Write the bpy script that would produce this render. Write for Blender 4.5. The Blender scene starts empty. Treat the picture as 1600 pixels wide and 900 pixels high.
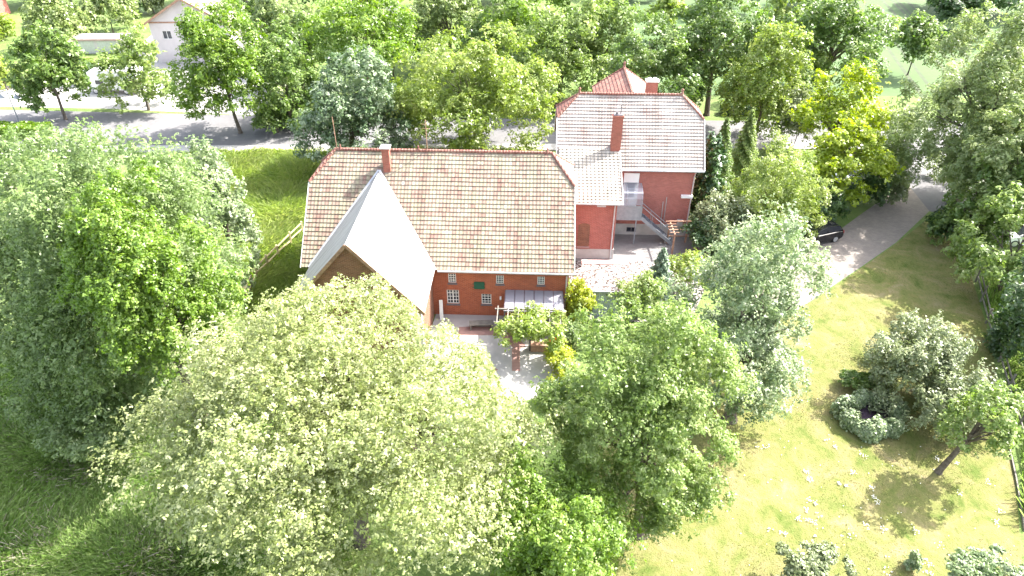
import bpy, math, random
import numpy as np
from mathutils import Vector, Matrix, Quaternion

C = bpy.context.scene.collection
SC = bpy.context.scene
R = math.radians

# ------------------------------------------------------------------ camera, sky, sun, exposure
CAM_H, PITCH, ROLL, FPX = 28.0, 34.25, 0.23, 1067.0
cd = bpy.data.cameras.new('camera'); cam = bpy.data.objects.new('camera', cd); C.objects.link(cam)
cd.sensor_width = 36.0; cd.lens = 36.0 * FPX / 1600.0; cd.clip_start = 0.3; cd.clip_end = 4000
cam.matrix_world = Matrix.Translation((0, 0, CAM_H)) @ Matrix.Rotation(R(90 - PITCH), 4, 'X') @ Matrix.Rotation(R(ROLL), 4, 'Z')
SC.camera = cam
SUN = Vector((0.62, 0.31, 0.72)).normalized()
w = bpy.data.worlds.new('World'); SC.world = w; w.use_nodes = True
nt = w.node_tree; bgn = nt.nodes['Background']
sky = nt.nodes.new('ShaderNodeTexSky'); sky.sky_type = 'NISHITA'; sky.sun_disc = False
sky.sun_elevation = math.asin(SUN.z); sky.sun_rotation = math.atan2(SUN.x, SUN.y)
sky.dust_density = 3.5
hsky = nt.nodes.new('ShaderNodeHueSaturation'); hsky.inputs['Saturation'].default_value = .55
nt.links.new(sky.outputs[0], hsky.inputs['Color']); nt.links.new(hsky.outputs[0], bgn.inputs[0]); bgn.inputs[1].default_value = 0.15
sl = bpy.data.lights.new('sun', 'SUN'); sl.energy = 3.35; sl.angle = R(0.5); sl.color = (1, 0.955, 0.88)
so = bpy.data.objects.new('sun', sl); C.objects.link(so)
so.rotation_mode = 'QUATERNION'; so.rotation_quaternion = SUN.to_track_quat('Z', 'Y')
vs = SC.view_settings
vs.view_transform = 'Standard'; vs.look = 'None'; vs.exposure = 2.5; vs.gamma = 1
cy = SC.cycles
cy.use_denoising = True; cy.max_bounces = 8; cy.diffuse_bounces = 6; cy.glossy_bounces = 2
cy.transmission_bounces = 4; cy.transparent_max_bounces = 6; cy.caustics_reflective = False; cy.caustics_refractive = False
cy.sample_clamp_indirect = 6

# ------------------------------------------------------------------ pixel -> world helpers (photo pixels, 1600x900)
_th, _ro = R(PITCH), R(ROLL)
CAMP = np.array([0, 0, CAM_H])
def ray(px, py):
    x, y = px - 800, 450 - py
    c, s = math.cos(_ro), math.sin(_ro)
    x, y = c * x - s * y, s * x + c * y
    return np.array([x / FPX, math.cos(_th) + y / FPX * math.sin(_th), -math.sin(_th) + y / FPX * math.cos(_th)])
def at(px, py, z=0.0):
    d = ray(px, py); return CAMP + d * ((z - CAM_H) / d[2])
def atY(px, py, Y):
    d = ray(px, py); return CAMP + d * (Y / d[1])

# ------------------------------------------------------------------ tagging
def tag(o, label, cat, group=None, kind=None):
    o['label'] = label; o['category'] = cat
    if group: o['group'] = group
    if kind: o['kind'] = kind
    return o
def empty(name, loc, rz=0.0, parent=None):
    o = bpy.data.objects.new(name, None); C.objects.link(o)
    o.location = loc; o.rotation_euler = (0, 0, rz); o.empty_display_size = .3
    if parent: o.parent = parent
    return o

# ------------------------------------------------------------------ materials
def mat(name):
    m = bpy.data.materials.new(name); m.use_nodes = True
    nt = m.node_tree; b = nt.nodes['Principled BSDF']
    return m, nt, b
def N(nt, typ, **kw):
    n = nt.nodes.new(typ)
    for k, v in kw.items(): setattr(n, k, v)
    return n
def ramp(nt, stops, interp='LINEAR'):
    r = N(nt, 'ShaderNodeValToRGB'); e = r.color_ramp; e.interpolation = interp
    while len(e.elements) < len(stops): e.elements.new(.5)
    for el, (p, c) in zip(e.elements, stops): el.position = p; el.color = (*c, 1)
    return r
def plain(name, col, rough=.6, metal=0.0, spec=.4, var=.12, scale=4.0):
    m, nt, b = mat(name)
    tc = N(nt, 'ShaderNodeTexCoord'); no = N(nt, 'ShaderNodeTexNoise'); no.inputs['Scale'].default_value = scale; no.inputs['Detail'].default_value = 5
    nt.links.new(tc.outputs['Object'], no.inputs['Vector'])
    lo = tuple(c * (1 - var) for c in col); hi = tuple(min(1, c * (1 + var)) for c in col)
    r = ramp(nt, [(.3, lo), (.7, hi)]); nt.links.new(no.outputs['Fac'], r.inputs[0]); nt.links.new(r.outputs[0], b.inputs['Base Color'])
    b.inputs['Roughness'].default_value = rough; b.inputs['Metallic'].default_value = metal; b.inputs['Specular IOR Level'].default_value = spec
    return m
def noisemat(name, stops, scale, stops2=None, scale2=.1, mixf=.5, rough=.9, bump=0.0, bscale=20, distort=0):
    """two noise layers in world metres"""
    m, nt, b = mat(name)
    tc = N(nt, 'ShaderNodeNewGeometry')
    def layer(sc, st, det=6):
        no = N(nt, 'ShaderNodeTexNoise'); no.inputs['Scale'].default_value = sc; no.inputs['Detail'].default_value = det; no.inputs['Roughness'].default_value = .6
        no.inputs['Distortion'].default_value = distort
        nt.links.new(tc.outputs['Position'], no.inputs['Vector'])
        r = ramp(nt, st); nt.links.new(no.outputs['Fac'], r.inputs[0]); return r.outputs[0]
    c = layer(scale, stops)
    if stops2:
        c2 = layer(scale2, stops2)
        mx = N(nt, 'ShaderNodeMix', data_type='RGBA'); mx.inputs[0].default_value = mixf
        nt.links.new(c, mx.inputs[6]); nt.links.new(c2, mx.inputs[7]); c = mx.outputs[2]
    nt.links.new(c, b.inputs['Base Color'])
    b.inputs['Roughness'].default_value = rough; b.inputs['Specular IOR Level'].default_value = .25
    if bump:
        no = N(nt, 'ShaderNodeTexNoise'); no.inputs['Scale'].default_value = bscale; no.inputs['Detail'].default_value = 4
        nt.links.new(tc.outputs['Position'], no.inputs['Vector'])
        bp = N(nt, 'ShaderNodeBump'); bp.inputs['Strength'].default_value = bump; bp.inputs['Distance'].default_value = .1
        nt.links.new(no.outputs['Fac'], bp.inputs['Height']); nt.links.new(bp.outputs[0], b.inputs['Normal'])
    return m
def brick(name, c1, c2, mortar, stain=(.12, .05, .04), stainf=.35):
    m, nt, b = mat(name)
    uv = N(nt, 'ShaderNodeUVMap'); br = N(nt, 'ShaderNodeTexBrick')
    br.inputs['Color1'].default_value = (*c1, 1); br.inputs['Color2'].default_value = (*c2, 1); br.inputs['Mortar'].default_value = (*mortar, 1)
    br.inputs['Scale'].default_value = 1; br.inputs['Brick Width'].default_value = .25; br.inputs['Row Height'].default_value = .08
    br.inputs['Mortar Size'].default_value = .010; br.inputs['Bias'].default_value = 0
    nt.links.new(uv.outputs[0], br.inputs['Vector'])
    no = N(nt, 'ShaderNodeTexNoise'); no.inputs['Scale'].default_value = .9; no.inputs['Detail'].default_value = 8; no.inputs['Roughness'].default_value = .65
    nt.links.new(uv.outputs[0], no.inputs['Vector'])
    r = ramp(nt, [(.45, (0, 0, 0)), (.75, (1, 1, 1))]); nt.links.new(no.outputs['Fac'], r.inputs[0])
    mm = N(nt, 'ShaderNodeMath', operation='MULTIPLY'); mm.inputs[1].default_value = stainf; nt.links.new(r.outputs[0], mm.inputs[0])
    mx = N(nt, 'ShaderNodeMix', data_type='RGBA'); nt.links.new(mm.outputs[0], mx.inputs[0])
    nt.links.new(br.outputs['Color'], mx.inputs[6]); mx.inputs[7].default_value = (*stain, 1)
    nt.links.new(mx.outputs[2], b.inputs['Base Color']); b.inputs['Roughness'].default_value = .85; b.inputs['Specular IOR Level'].default_value = .2
    bp = N(nt, 'ShaderNodeBump'); bp.inputs['Strength'].default_value = .5; bp.inputs['Distance'].default_value = .01
    nt.links.new(br.outputs['Fac'], bp.inputs['Height']); bp.invert = True; nt.links.new(bp.outputs[0], b.inputs['Normal'])
    return m
def tiles(name, stops, tw, th, patch, patchf=.5, wave=.6, gap=(.1, .04, .03), seam=.16, rough=.75):
    """pantiles: one random tone per tile (uv in metres: u along the eave, v up the slope), a rolled profile and dark seams"""
    m, nt, b = mat(name)
    uv = N(nt, 'ShaderNodeUVMap'); sp = N(nt, 'ShaderNodeSeparateXYZ'); nt.links.new(uv.outputs[0], sp.inputs[0])
    def M(op, a, bb=None):
        n = N(nt, 'ShaderNodeMath', operation=op)
        for i, x in enumerate((a, bb)):
            if x is None: continue
            if isinstance(x, (int, float)): n.inputs[i].default_value = x
            else: nt.links.new(x, n.inputs[i])
        return n.outputs[0]
    ud = M('DIVIDE', sp.outputs[0], tw); vd = M('DIVIDE', sp.outputs[1], th)
    cb = N(nt, 'ShaderNodeCombineXYZ'); nt.links.new(M('FLOOR', ud), cb.inputs[0]); nt.links.new(M('FLOOR', M('ADD', vd, .02)), cb.inputs[1])
    wn = N(nt, 'ShaderNodeTexWhiteNoise', noise_dimensions='2D'); nt.links.new(cb.outputs[0], wn.inputs['Vector'])
    no = N(nt, 'ShaderNodeTexNoise'); no.inputs['Scale'].default_value = .55; no.inputs['Detail'].default_value = 6; no.inputs['Roughness'].default_value = .6
    nt.links.new(uv.outputs[0], no.inputs['Vector'])
    v = M('ADD', M('MULTIPLY', wn.outputs['Value'], 1 - patchf), M('MULTIPLY', M('ADD', M('MULTIPLY', M('SUBTRACT', no.outputs['Fac'], .5), 2.6), .5), patchf))
    r = ramp(nt, stops); nt.links.new(v, r.inputs[0])
    # lichen speckle
    n2 = N(nt, 'ShaderNodeTexNoise'); n2.inputs['Scale'].default_value = 9; n2.inputs['Detail'].default_value = 5
    nt.links.new(uv.outputs[0], n2.inputs['Vector'])
    r2 = ramp(nt, [(.52, (0, 0, 0)), (.72, (1, 1, 1))]); nt.links.new(n2.outputs['Fac'], r2.inputs[0])
    mx = N(nt, 'ShaderNodeMix', data_type='RGBA'); nt.links.new(M('MULTIPLY', r2.outputs[0], .45), mx.inputs[0])
    nt.links.new(r.outputs[0], mx.inputs[6]); mx.inputs[7].default_value = (*patch, 1)
    mp = N(nt, 'ShaderNodeMapping'); mp.inputs['Scale'].default_value = (1.6, .16, 1); nt.links.new(uv.outputs[0], mp.inputs[0])
    n3 = N(nt, 'ShaderNodeTexNoise'); n3.inputs['Scale'].default_value = 1.0; n3.inputs['Detail'].default_value = 6; n3.inputs['Roughness'].default_value = .65; nt.links.new(mp.outputs[0], n3.inputs['Vector'])
    r3 = ramp(nt, [(.42, (1, 1, 1)), (.72, (.62, .58, .55))]); nt.links.new(n3.outputs['Fac'], r3.inputs[0])
    mw = N(nt, 'ShaderNodeMix', data_type='RGBA', blend_type='MULTIPLY'); mw.inputs[0].default_value = 1; nt.links.new(mx.outputs[2], mw.inputs[6]); nt.links.new(r3.outputs[0], mw.inputs[7]); mx = mw
    # seam between neighbouring tiles
    fr = M('FRACT', ud); s = M('LESS_THAN', fr, seam)
    mx2 = N(nt, 'ShaderNodeMix', data_type='RGBA'); nt.links.new(M('MULTIPLY', s, .3), mx2.inputs[0])
    nt.links.new(mx.outputs[2], mx2.inputs[6]); mx2.inputs[7].default_value = (*gap, 1)
    nt.links.new(mx2.outputs[2], b.inputs['Base Color']); b.inputs['Roughness'].default_value = rough; b.inputs['Specular IOR Level'].default_value = .3
    h = M('SINE', M('MULTIPLY', ud, 2 * math.pi))
    bp = N(nt, 'ShaderNodeBump'); bp.inputs['Strength'].default_value = wave; bp.inputs['Distance'].default_value = .03
    nt.links.new(h, bp.inputs['Height']); nt.links.new(bp.outputs[0], b.inputs['Normal'])
    return m
def leafmat(name, lo, mid, hi, trans=.35, rough=.42, spec=.6):
    m, nt, b = mat(name)
    a = N(nt, 'ShaderNodeAttribute', attribute_name='tint')
    r = ramp(nt, [(.1, lo), (.5, mid), (.95, hi)]); nt.links.new(a.outputs['Fac'], r.inputs[0])
    nt.links.new(r.outputs[0], b.inputs['Base Color']); b.inputs['Roughness'].default_value = rough; b.inputs['Specular IOR Level'].default_value = spec
    t = N(nt, 'ShaderNodeBsdfTranslucent')
    hs = N(nt, 'ShaderNodeHueSaturation'); hs.inputs['Saturation'].default_value = 1.15; hs.inputs['Value'].default_value = 1.25
    nt.links.new(r.outputs[0], hs.inputs['Color']); nt.links.new(hs.outputs[0], t.inputs['Color'])
    mix = N(nt, 'ShaderNodeMixShader'); mix.inputs[0].default_value = trans
    nt.links.new(b.outputs[0], mix.inputs[1]); nt.links.new(t.outputs[0], mix.inputs[2])
    nt.links.new(mix.outputs[0], nt.nodes['Material Output'].inputs['Surface'])
    return m
def glassy(name, col, rough=.08, alpha=None):
    m, nt, b = mat(name)
    b.inputs['Base Color'].default_value = (*col, 1); b.inputs['Roughness'].default_value = rough; b.inputs['Specular IOR Level'].default_value = .6
    if alpha is not None: b.inputs['Alpha'].default_value = alpha
    return m

M = {}
M['brick_barn'] = brick('brick_barn', (.42, .105, .045), (.29, .065, .032), (.36, .2, .14), (.17, .05, .035), .5)
M['brick_wing'] = brick('brick_wing', (.27, .115, .07), (.17, .07, .045), (.3, .21, .16), (.11, .06, .045), .5)
M['brick_house'] = brick('brick_house', (.44, .13, .105), (.31, .085, .07), (.44, .27, .23), (.25, .085, .07), .45)
M['brick_chimney'] = brick('brick_chimney', (.36, .11, .08), (.27, .075, .055), (.3, .18, .14))
M['tile_barn'] = tiles('tile_barn', [(.05, (.195, .11, .09)), (.25, (.23, .16, .128)), (.45, (.25, .204, .162)), (.65, (.256, .23, .16)), (.85, (.285, .263, .2)), (.97, (.4, .37, .33))], .24, .305, (.3, .27, .17), .35, wave=.35, seam=.12, gap=(.16, .07, .055))
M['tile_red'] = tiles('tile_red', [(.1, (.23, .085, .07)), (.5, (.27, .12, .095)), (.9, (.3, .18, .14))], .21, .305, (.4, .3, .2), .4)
M['tile_house'] = tiles('tile_house', [(.1, (.27, .19, .17)), (.4, (.33, .285, .26)), (.9, (.40, .37, .34))], .23, .27, (.4, .36, .3), .8, seam=.03, gap=(.26, .2, .18), wave=.3)
M['tile_annex'] = tiles('tile_annex', [(.1, (.35, .32, .28)), (.9, (.45, .42, .37))], .3, .3, (.36, .33, .26), .5, wave=1.0, gap=(.2, .18, .15), seam=.2)
def sheetmat():
    m, nt, b = mat('cement_roof'); uv = N(nt, 'ShaderNodeUVMap'); br = N(nt, 'ShaderNodeTexBrick'); br.offset = 0
    br.inputs['Color1'].default_value = (.36, .355, .35, 1); br.inputs['Color2'].default_value = (.325, .32, .318, 1); br.inputs['Mortar'].default_value = (.2, .195, .195, 1)
    br.inputs['Scale'].default_value = 1; br.inputs['Brick Width'].default_value = .92; br.inputs['Row Height'].default_value = 1.15; br.inputs['Mortar Size'].default_value = .012; nt.links.new(uv.outputs[0], br.inputs['Vector'])
    mp = N(nt, 'ShaderNodeMapping'); mp.inputs['Scale'].default_value = (2.4, .35, 1); nt.links.new(uv.outputs[0], mp.inputs[0])
    no = N(nt, 'ShaderNodeTexNoise'); no.inputs['Scale'].default_value = 1; no.inputs['Detail'].default_value = 7; no.inputs['Roughness'].default_value = .65; nt.links.new(mp.outputs[0], no.inputs['Vector'])
    r = ramp(nt, [(.42, (1, 1, 1)), (.72, (.6, .58, .56))]); nt.links.new(no.outputs['Fac'], r.inputs[0])
    mw = N(nt, 'ShaderNodeMix', data_type='RGBA', blend_type='MULTIPLY'); mw.inputs[0].default_value = 1; nt.links.new(br.outputs['Color'], mw.inputs[6]); nt.links.new(r.outputs[0], mw.inputs[7])
    nt.links.new(mw.outputs[2], b.inputs['Base Color']); b.inputs['Roughness'].default_value = .8; b.inputs['Specular IOR Level'].default_value = .25
    return m
M['cement_roof'] = sheetmat()
M['wood_bleached'] = plain('wood_bleached', (.42, .36, .2), .8, var=.3, scale=3)
M['wood_grey'] = plain('wood_grey', (.17, .155, .135), .85, var=.3, scale=3)
M['wood_brown'] = plain('wood_brown', (.32, .19, .13), .8, var=.3)
M['white_paint'] = plain('white_paint', (.74, .74, .72), .5, var=.05)
M['white_gloss'] = plain('white_gloss', (.8, .8, .8), .25, var=.02)
M['zinc'] = plain('zinc', (.5, .5, .52), .45, .5, var=.12)
M['galv'] = plain('galv', (.28, .3, .33), .5, .35, var=.12)
M['screen'] = glassy('screen', (.36, .39, .45), .3, .45)
M['glass_dark'] = glassy('glass_dark', (.025, .03, .04))
M['glass_roof'] = glassy('glass_roof', (.24, .235, .27), .25, .93)
M['green_paint'] = plain('green_paint', (.015, .09, .05), .5)
M['plinth'] = noisemat('plinth', [(.3, (.4, .38, .36)), (.7, (.55, .52, .5))], 1.5, rough=.9)
M['black_iron'] = plain('black_iron', (.03, .03, .03), .5)
M['render_white'] = noisemat('render_white', [(.3, (.5, .45, .45)), (.7, (.58, .53, .53))], .8)
M['shed_wall'] = plain('shed_wall', (.42, .46, .52), .6, var=.06)
M['bark'] = noisemat('bark', [(.3, (.07, .055, .045)), (.7, (.19, .16, .13))], 6, bump=.8, bscale=14)
M['bark_pale'] = noisemat('bark_pale', [(.3, (.16, .14, .11)), (.7, (.3, .27, .23))], 6, bump=.6, bscale=14)
M['rubber'] = plain('rubber', (.02, .02, .02), .7)
M['car_black'] = plain('car_black', (.012, .012, .015), .15, spec=.7, var=.02)
M['car_silver'] = plain('car_silver', (.5, .52, .55), .25, .3, var=.02)
M['alloy'] = plain('alloy', (.6, .6, .62), .3, .6, var=.05)
M['lamp_red'] = plain('lamp_red', (.3, .01, .01), .3)
M['lamp_clear'] = plain('lamp_clear', (.6, .62, .65), .15)
M['terracotta'] = plain('terracotta', (.45, .12, .05), .8)
M['orange_petal'] = plain('orange_petal', (.75, .13, .03), .6)
M['slate'] = plain('slate', (.13, .12, .13), .7)
M['slate_light'] = plain('slate_light', (.13, .12, .14), .6)
M['pink_strip'] = plain('pink_strip', (.42, .27, .25), .7, var=.15, scale=1.5)

# ------------------------------------------------------------------ mesh builder
class MB:
    def __init__(s): s.v = []; s.f = []; s.uv = []
    def face(s, pts, uv=None):
        i = len(s.v); s.v += [tuple(p) for p in pts]; s.f.append(tuple(range(i, i + len(pts)))); s.uv.append(uv); return s
    def box(s, x0, x1, y0, y1, z0, z1):
        a = [(x0, y0, z0), (x1, y0, z0), (x1, y1, z0), (x0, y1, z0), (x0, y0, z1), (x1, y0, z1), (x1, y1, z1), (x0, y1, z1)]
        for q in ((0, 3, 2, 1), (4, 5, 6, 7), (0, 1, 5, 4), (1, 2, 6, 5), (2, 3, 7, 6), (3, 0, 4, 7)): s.face([a[i] for i in q])
        return s
    def bar(s, p, q, wx, wz, up=(0, 0, 1)):
        p, q = Vector(p), Vector(q); d = (q - p).normalized(); up = Vector(up)
        x = d.cross(up)
        if x.length < 1e-4: x = d.cross(Vector((1, 0, 0)))
        x.normalize(); z = x.cross(d)
        c = [(-1, -1), (1, -1), (1, 1), (-1, 1)]
        A = [p + x * (a * wx / 2) + z * (b * wz / 2) for a, b in c]; B = [q + x * (a * wx / 2) + z * (b * wz / 2) for a, b in c]
        s.face(A[::-1]); s.face(B)
        for i in range(4): j = (i + 1) % 4; s.face([A[i], A[j], B[j], B[i]])
        return s
    def tube(s, pts, rad, n=8):
        pts = [Vector(p) for p in pts]; rings = []
        if isinstance(rad, (int, float)): rad = [rad] * len(pts)
        for i, p in enumerate(pts):
            d = (pts[min(i + 1, len(pts) - 1)] - pts[max(i - 1, 0)]).normalized()
            x = d.cross(Vector((0.3, 1, 0.1))).normalized(); y = d.cross(x)
            rings.append([p + (x * math.cos(2 * math.pi * k / n) + y * math.sin(2 * math.pi * k / n)) * rad[i] for k in range(n)])
        for a, b in zip(rings, rings[1:]):
            for k in range(n): j = (k + 1) % n; s.face([a[k], a[j], b[j], b[k]])
        s.face(rings[0][::-1]); s.face(rings[-1]); return s
    def lathe(s, c, prof, n=16, axis='Z'):
        rings = []
        for r, h in prof:
            ring = []
            for k in range(n):
                a = 2 * math.pi * k / n; x, y = r * math.cos(a), r * math.sin(a)
                ring.append((c[0] + x, c[1] + y, c[2] + h) if axis == 'Z' else ((c[0] + x, c[1] + h, c[2] + y) if axis == 'Y' else (c[0] + h, c[1] + x, c[2] + y)))
            rings.append(ring)
        for a, b in zip(rings, rings[1:]):
            for k in range(n): j = (k + 1) % n; s.face([a[k], a[j], b[j], b[k]])
        s.face(rings[0][::-1]); s.face(rings[-1]); return s
    def slab(s, pts, t):
        """flat polygon thickened downward along its normal"""
        P = [Vector(p) for p in pts]; n = (P[1] - P[0]).cross(P[2] - P[0]).normalized()
        if n.z < 0: P.reverse(); n = -n
        Q = [p - n * t for p in P]
        s.face(P); s.face(Q[::-1])
        for i in range(len(P)): j = (i + 1) % len(P); s.face([P[i], Q[i], Q[j], P[j]])
        return s
    def build(s, name, m, parent=None, smooth=False):
        me = bpy.data.meshes.new(name); me.from_pydata(s.v, [], s.f)
        ul = me.uv_layers.new(name='UVMap'); data = []
        for f, uv in zip(s.f, s.uv):
            if uv is not None: data += [c for t in uv for c in t]; continue
            p = [Vector(s.v[i]) for i in f]; n = Vector((0, 0, 0))
            for i in range(len(p)): n += (p[i] - p[0]).cross(p[(i + 1) % len(p)] - p[0])
            ax = max(range(3), key=lambda k: abs(n[k]))
            for q in p: data += [q.y, q.z] if ax == 0 else ([q.x, q.z] if ax == 1 else [q.x, q.y])
        ul.data.foreach_set('uv', data)
        me.materials.append(m)
        if smooth: me.shade_smooth()
        o = bpy.data.objects.new(name, me); C.objects.link(o)
        if parent: o.parent = parent
        return o
def sheet(name, pts, z, m, label, cat):
    b = MB(); b.face([(p[0], p[1], z) for p in pts])
    o = b.build(name, m); return tag(o, label, cat, kind='structure')
def wall_holes(b, u0, u1, z0, z1, holes, v, depth=.14):
    """front wall in the plane y=v facing -y, with real openings and reveals"""
    us = sorted({u0, u1, *[h[0] for h in holes], *[h[1] for h in holes]}); zs = sorted({z0, z1, *[h[2] for h in holes], *[h[3] for h in holes]})
    for a, c in zip(us, us[1:]):
        for d, e in zip(zs, zs[1:]):
            if any(h[0] <= a and c <= h[1] and h[2] <= d and e <= h[3] for h in holes): continue
            b.face([(a, v, d), (c, v, d), (c, v, e), (a, v, e)])
    for a, c, d, e in holes:
        b.face([(a, v, d), (a, v + depth, d), (a, v + depth, e), (a, v, e)]); b.face([(c, v, d), (c, v, e), (c, v + depth, e), (c, v + depth, d)])
        b.face([(a, v, d), (c, v, d), (c, v + depth, d), (a, v + depth, d)]); b.face([(a, v, e), (a, v + depth, e), (c, v + depth, e), (c, v, e)])
def window(parent, a, c, d, e, v, nx, nz, frame=M['white_paint'], sill=True, fw=.05, mid=True):
    f = MB(); y0, y1 = v + .05, v + .11
    f.box(a, a + fw, y0, y1, d, e); f.box(c - fw, c, y0, y1, d, e); f.box(a + fw, c - fw, y0, y1, d, d + fw); f.box(a + fw, c - fw, y0, y1, e - fw, e)
    for i in range(1, nx):
        x = a + (c - a) * i / nx; t = .03 if (mid and nx % 2 == 0 and i == nx // 2) else .016
        f.box(x - t, x + t, y0 + .005, y1 - .005, d + fw, e - fw)
    for i in range(1, nz):
        z = d + (e - d) * i / nz; f.box(a + fw, c - fw, y0 + .01, y1 - .01, z - .016, z + .016)
    o = f.build('window', frame, parent)
    p = MB(); p.face([(a + .02, v + .085, d + .02), (c - .02, v + .085, d + .02), (c - .02, v + .085, e - .02), (a + .02, v + .085, e - .02)])
    p.build('pane', M['glass_dark'], o)
    if sill:
        s = MB(); s.box(a - .06, c + .06, v - .05, v + .05, d - .12, d - .003); s.build('sill', M['slate'], o)
    return o

# course-by-course tiled plane.  P0 = eave origin, S = unit along the eave, T = unit up the slope; lim(t) -> (s0, s1)
def courses(b, P0, S, T, length, lim, th, lift=.046, jitter=.006, rng=random.Random(1)):
    P0, S, T = Vector(P0), Vector(S).normalized(), Vector(T).normalized(); n = S.cross(T)
    if n.z < 0: n = -n
    k = 0; t = 0.0; k_n = max(1, round(length / th)); dt = length / k_n
    for k in range(k_n):
        t0, t1 = k * dt, (k + 1) * dt
        a0, a1 = lim(t0 + 1e-4); c0, c1 = lim(t1 - 1e-4)
        seg = max(1, int((a1 - a0) / 1.5))
        for i in range(seg):
            f0, f1 = i / seg, (i + 1) / seg
            sA, sB, sC, sD = a0 + (a1 - a0) * f0, a0 + (a1 - a0) * f1, c0 + (c1 - c0) * f1, c0 + (c1 - c0) * f0
            h = lift
            p = [P0 + S * sA + T * t0 + n * h, P0 + S * sB + T * t0 + n * h, P0 + S * sC + T * t1 + n * .004, P0 + S * sD + T * t1 + n * .004]
            p = [q_ + n * (.022 * math.sin((q_ - P0).dot(S) * .8 + 1) + .018 * math.sin((q_ - P0).dot(S) * 2.1 + (q_ - P0).dot(T) * .9)) for q_ in p]
            vv = k * th
            b.face(p, [(sA, vv + .02), (sB, vv + .02), (sC, vv + th - .02), (sD, vv + th - .02)])
            q = [P0 + S * sA + T * t0, P0 + S * sB + T * t0, p[1], p[0]]
            b.face(q, [(sA, vv + .01), (sB, vv + .01), (sB, vv + .03), (sA, vv + .03)])
def ridge_tiles(b, p, q, r=.12, step=.36):
    p, q = Vector(p), Vector(q); L = (q - p).length; n = max(1, int(L / step))
    for i in range(n):
        a, c = p + (q - p) * (i / n), p + (q - p) * ((i + .97) / n)
        b.tube([a, a + (c - a) * .12, c], [r * 1.12, r, r * .92], 8)

exec_after = []
# ------------------------------------------------------------------ GROUND
gr_stops = [(.3, (.07, .12, .03)), (.5, (.12, .18, .045)), (.72, (.17, .2, .075))]
M['rough_grass'] = noisemat('rough_grass', gr_stops, .9, [(.3, (.06, .11, .025)), (.55, (.12, .17, .045)), (.75, (.24, .22, .13))], .16, .5, bump=.8, bscale=9)
def lawnmat():
    m, nt, b = mat('lawn'); g = N(nt, 'ShaderNodeNewGeometry')
    def ns(sc, stops, det=6, dist=0, stretch=None):
        v = g.outputs['Position']
        if stretch:
            mp = N(nt, 'ShaderNodeMapping'); mp.inputs['Scale'].default_value = stretch; mp.inputs['Rotation'].default_value = (0, 0, .5); nt.links.new(v, mp.inputs[0]); v = mp.outputs[0]
        no = N(nt, 'ShaderNodeTexNoise'); no.inputs['Scale'].default_value = sc; no.inputs['Detail'].default_value = det; no.inputs['Roughness'].default_value = .65; no.inputs['Distortion'].default_value = dist
        nt.links.new(v, no.inputs['Vector']); r = ramp(nt, stops); nt.links.new(no.outputs['Fac'], r.inputs[0]); return r.outputs[0]
    base = ns(.55, [(.32, (.08, .108, .024)), (.45, (.14, .144, .048)), (.6, (.18, .16, .074)), (.72, (.23, .19, .118))], 8, .8)
    tuft = ns(7, [(.3, (.68, .74, .6)), (.5, (1, 1, 1)), (.7, (1.0, .98, .92))], 6, .3, (1, .45, 1))
    worn = ns(1.7, [(.35, (.85, .93, .8)), (.55, (1, 1, 1)), (.7, (1.0, .93, .88))], 7, .5)
    m1 = N(nt, 'ShaderNodeMix', data_type='RGBA', blend_type='MULTIPLY'); m1.inputs[0].default_value = 1; nt.links.new(base, m1.inputs[6]); nt.links.new(tuft, m1.inputs[7])
    m2 = N(nt, 'ShaderNodeMix', data_type='RGBA', blend_type='MULTIPLY'); m2.inputs[0].default_value = 1; nt.links.new(m1.outputs[2], m2.inputs[6]); nt.links.new(worn, m2.inputs[7])
    nt.links.new(m2.outputs[2], b.inputs['Base Color']); b.inputs['Roughness'].default_value = .95; b.inputs['Specular IOR Level'].default_value = .15
    no = N(nt, 'ShaderNodeTexNoise'); no.inputs['Scale'].default_value = 14; no.inputs['Detail'].default_value = 5; nt.links.new(g.outputs['Position'], no.inputs['Vector'])
    bp = N(nt, 'ShaderNodeBump'); bp.inputs['Strength'].default_value = .6; bp.inputs['Distance'].default_value = .1; nt.links.new(no.outputs['Fac'], bp.inputs['Height']); nt.links.new(bp.outputs[0], b.inputs['Normal'])
    return m
M['lawn'] = lawnmat()
M['meadow'] = noisemat('meadow', [(.3, (.1, .17, .02)), (.7, (.17, .23, .04))], 1.2, [(.3, (.1, .17, .02)), (.7, (.17, .22, .04))], .2, .5, bump=.8, bscale=9)
M['field'] = noisemat('field', [(.3, (.058, .105, .034)), (.7, (.078, .125, .045))], .6, [(.3, (.054, .10, .03)), (.7, (.085, .13, .05))], .06, .5)
M['asphalt'] = noisemat('asphalt', [(.3, (.11, .107, .112)), (.7, (.16, .157, .162))], 3, [(.3, (.10, .098, .104)), (.7, (.18, .174, .174))], .2, .5)
M['concrete'] = noisemat('concrete', [(.3, (.29, .28, .27)), (.7, (.38, .365, .35))], 1.6, [(.3, (.25, .235, .23)), (.7, (.42, .4, .385))], .3, .5)
M['pavers'] = brick('pavers', (.27, .235, .205), (.205, .18, .16), (.15, .13, .12), (.14, .12, .11), .5)
M['pavers_grey'] = brick('pavers_grey', (.235, .228, .222), (.19, .184, .18), (.15, .14, .14), (.13, .12, .12), .5)
M['brick_path'] = brick('brick_path', (.33, .19, .165), (.27, .15, .13), (.28, .2, .18), (.2, .12, .1), .4)
M['soil'] = noisemat('soil', [(.3, (.05, .035, .05)), (.7, (.13, .085, .12))], 9, bump=.8)
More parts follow.
